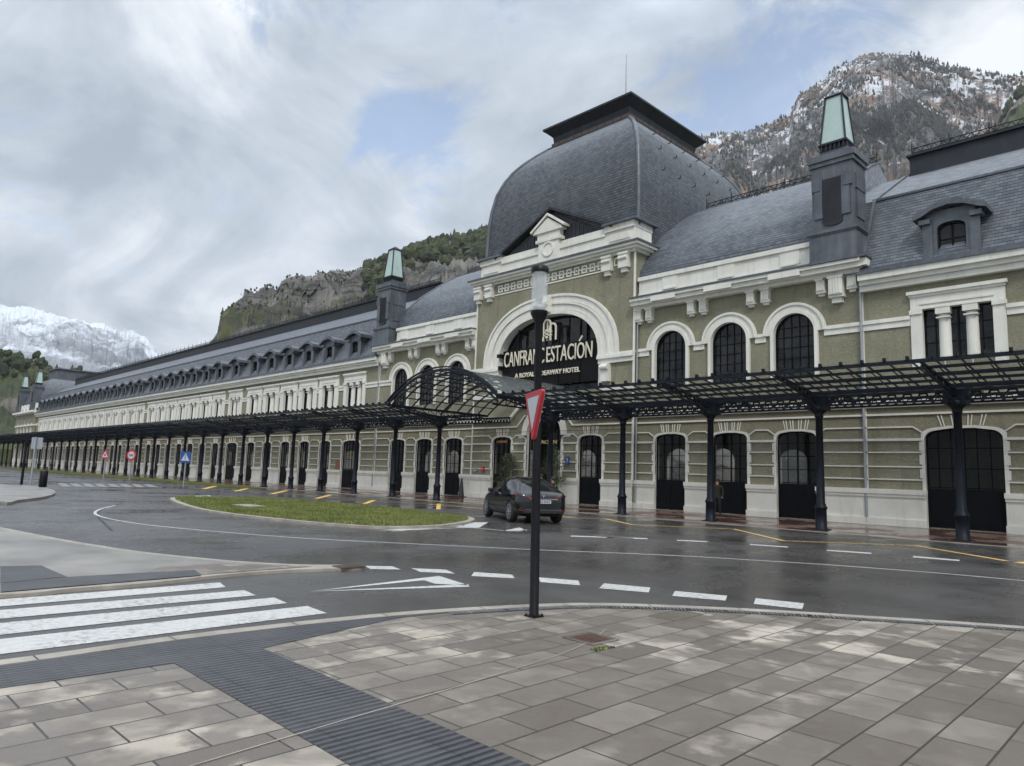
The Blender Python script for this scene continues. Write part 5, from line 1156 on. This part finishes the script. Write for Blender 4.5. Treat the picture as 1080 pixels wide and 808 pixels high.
def forest(name,T,n,h0,h1,tmin,tmax,fn,label,mat,amin=None,amax=None,seed=1,conical=.8):
    rnd=random.Random(seed); v=[];f=[]; k=0; tries=0
    while k<n and tries<n*12:
        tries+=1; a=rnd.uniform(amin if amin is not None else T.a0,amax if amax is not None else T.a1); t=tmin+(tmax-tmin)*rnd.random()
        if noise.noise(Vector((math.sin(a)*T.dist*(.5+t)/fn,math.cos(a)*T.dist*(.5+t)/fn,seed)))<-.16+.22*rnd.random(): continue
        x,y,z=T.P(a,t); h=rnd.uniform(h0,h1); w_=h*rnd.uniform(.20,.30); b=len(v); m_=6; con=rnd.random()<conical
        levels=[(.0,.55),(.18,1.0),(.45,.72),(.75,.36)] if con else [(.0,.5),(.25,1.25),(.6,1.35),(.88,.75)]
        for lz,lr in levels:
            off=rnd.uniform(0,1)
            for q in range(m_): 
                rr=w_*lr*rnd.uniform(.65,1.25); v.append((x+rr*math.cos((q+off)*2*PI/m_),y+rr*math.sin((q+off)*2*PI/m_),z-h*.12+h*lz+rnd.uniform(-.05,.05)*h))
        v.append((x,y,z+h*(.9 if con else .86)))
        for L_ in range(3):
            for q in range(m_): f.append((b+L_*m_+q,b+L_*m_+(q+1)%m_,b+(L_+1)*m_+(q+1)%m_,b+(L_+1)*m_+q))
        for q in range(m_): f.append((b+3*m_+q,b+3*m_+(q+1)%m_,b+4*m_))
        k+=1
    me=bpy.data.meshes.new(name); me.from_pydata(v,[],f); me.materials.append(mat); o=bpy.data.objects.new(name,me); col.objects.link(o); o['kind']='stuff'; o['label']=label
def treemat(name,a,b,sc_):
    M=Mat(name); M.color(M.mix(M.ramp(M.noise(sc_,5,.7),[(.35,0),(.65,1)]),a,b)).rough(.9); return M.m
tm1=treemat('near_forest',(.012,.020,.008),(.055,.066,.024),.06); tm2=treemat('far_forest',(.006,.009,.006),(.028,.030,.022),.012)
T1=Terrain('rocky_hill',[(206,378),(222,372),(229,360),(232,338),(240,332),(250,328),(262,325),(271,325),(280,320),(289,315),(296,308),(303,301),(315,298),(328,295),(348,290),(364,290),(376,286),(387,283),(409,276),(437,266),(456,262),(478,255),(506,248),(560,236),(640,240),(720,260),(800,300)],520,330,mk_mountain('hill_rock','near'),520,120,34,70,3.3,.75,1.2)
forest('hillside_trees',T1,5200,4,8,.42,1.02,45,'trees and scrub covering the upper part of the rocky hill',tm1,az_el(385,283)[0],T1.a1,2,.35)
forest('hillside_scrub',T1,1100,.8,2.0,.5,1.0,40,'scrub and small trees on the rocky hill',tm1,az_el(236,283)[0],az_el(400,283)[0],4,.1)
T2=Terrain('right_mountain',[(560,260),(620,215),(680,190),(727,156),(740,152),(753,147),(765,142),(777,137),(787,139),(797,138),(808,136),(817,133),(826,130),(833,128),(836,116),(840,108),(850,99),(860,92),(870,84),(878,74),(887,70),(897,62),(907,57),(917,54),(927,53),(937,55),(947,54),(960,60),(973,65),(985,68),(997,70),(1010,72),(1020,73),(1036,76),(1053,77),(1080,78),(1120,60),(1200,30),(1300,10),(1420,60)],1900,1250,mk_mountain('cliff_rock','right'),640,200,190,420,7.7,1.0,7)
forest('mountain_forest',T2,11500,10,17,.22,.74,330,'dark conifer forest on the lower slopes of the right mountain',tm2,az_el(700,200)[0],az_el(1110,100)[0],6,.95)
forest('upper_forest',T2,2600,7,12,.72,1.0,200,'thin conifer growth near the ridge of the right mountain',tm2,az_el(700,200)[0],az_el(1110,100)[0],8,.95)
T3=Terrain('near_ridge',[(990,260),(1020,190),(1040,155),(1053,132),(1066,115),(1080,100),(1110,80),(1160,70),(1260,60)],800,450,mk_mountain('green_slope','green'),120,50,40,120,1.1,.9,2)
forest('ridge_trees',T3,1500,8,13,.3,1.0,80,'trees on the green slope at the right edge',tm1,seed=9,conical=.6)
T4=Terrain('low_green_hill',[(-260,330),(-140,352),(-60,368),(0,380),(16,379),(22,383),(40,388),(53,394),(61,396),(90,404),(130,422),(180,450)],620,420,mk_mountain('green_hill','green'),200,60,26,90,5.1,.8,1.5)
forest('low_hill_trees',T4,2600,3,5.5,.3,1.01,60,'trees and bushes on the low green hill',tm1,seed=11,conical=.2)
T5=Terrain('snow_mountain',[(-420,240),(-240,262),(-100,296),(0,318),(12,322),(25,321),(35,323),(48,328),(60,331),(80,336),(95,341),(106,342),(118,346),(130,350),(140,355),(150,361),(160,368),(168,374),(200,396),(260,424),(340,470)],4300,2900,mk_mountain('snow_rock','snow'),420,170,260,900,2.2,1.0,6)
# shed beyond the far end
sh=empty('shed_building',(-214,50,0),'low dark building with a grey blue roof beyond the far end of the station','building')
mb=MB(); mb.box(-14,26,-12,8,0,7.3); mb.build('wall','warm',sh); mb=MB(); mb.prismX([(-13,7.2),(-13,7.5),(-2,12.3),(9,7.5),(9,7.2),(-2,12.0)],-15,28); mb.build('roof','zinc',sh)
# ---- haze
hm_=bpy.data.materials.new('haze'); hm_.use_nodes=True; t_=hm_.node_tree; t_.nodes.clear(); o_=t_.nodes.new('ShaderNodeOutputMaterial'); v_=t_.nodes.new('ShaderNodeVolumePrincipled'); v_.inputs['Color'].default_value=(.86,.90,.96,1); v_.inputs['Density'].default_value=.00009; v_.inputs['Anisotropy'].default_value=.1; t_.links.new(v_.outputs[0],o_.inputs['Volume'])
mb=MB(); mb.box(-5900,3100,-1600,5300,-1.1,2100); hz_=mb.build('haze',hm_); hz_['kind']='stuff'; hz_['label']='thin pale mountain air'
hz_.display_type='WIRE'
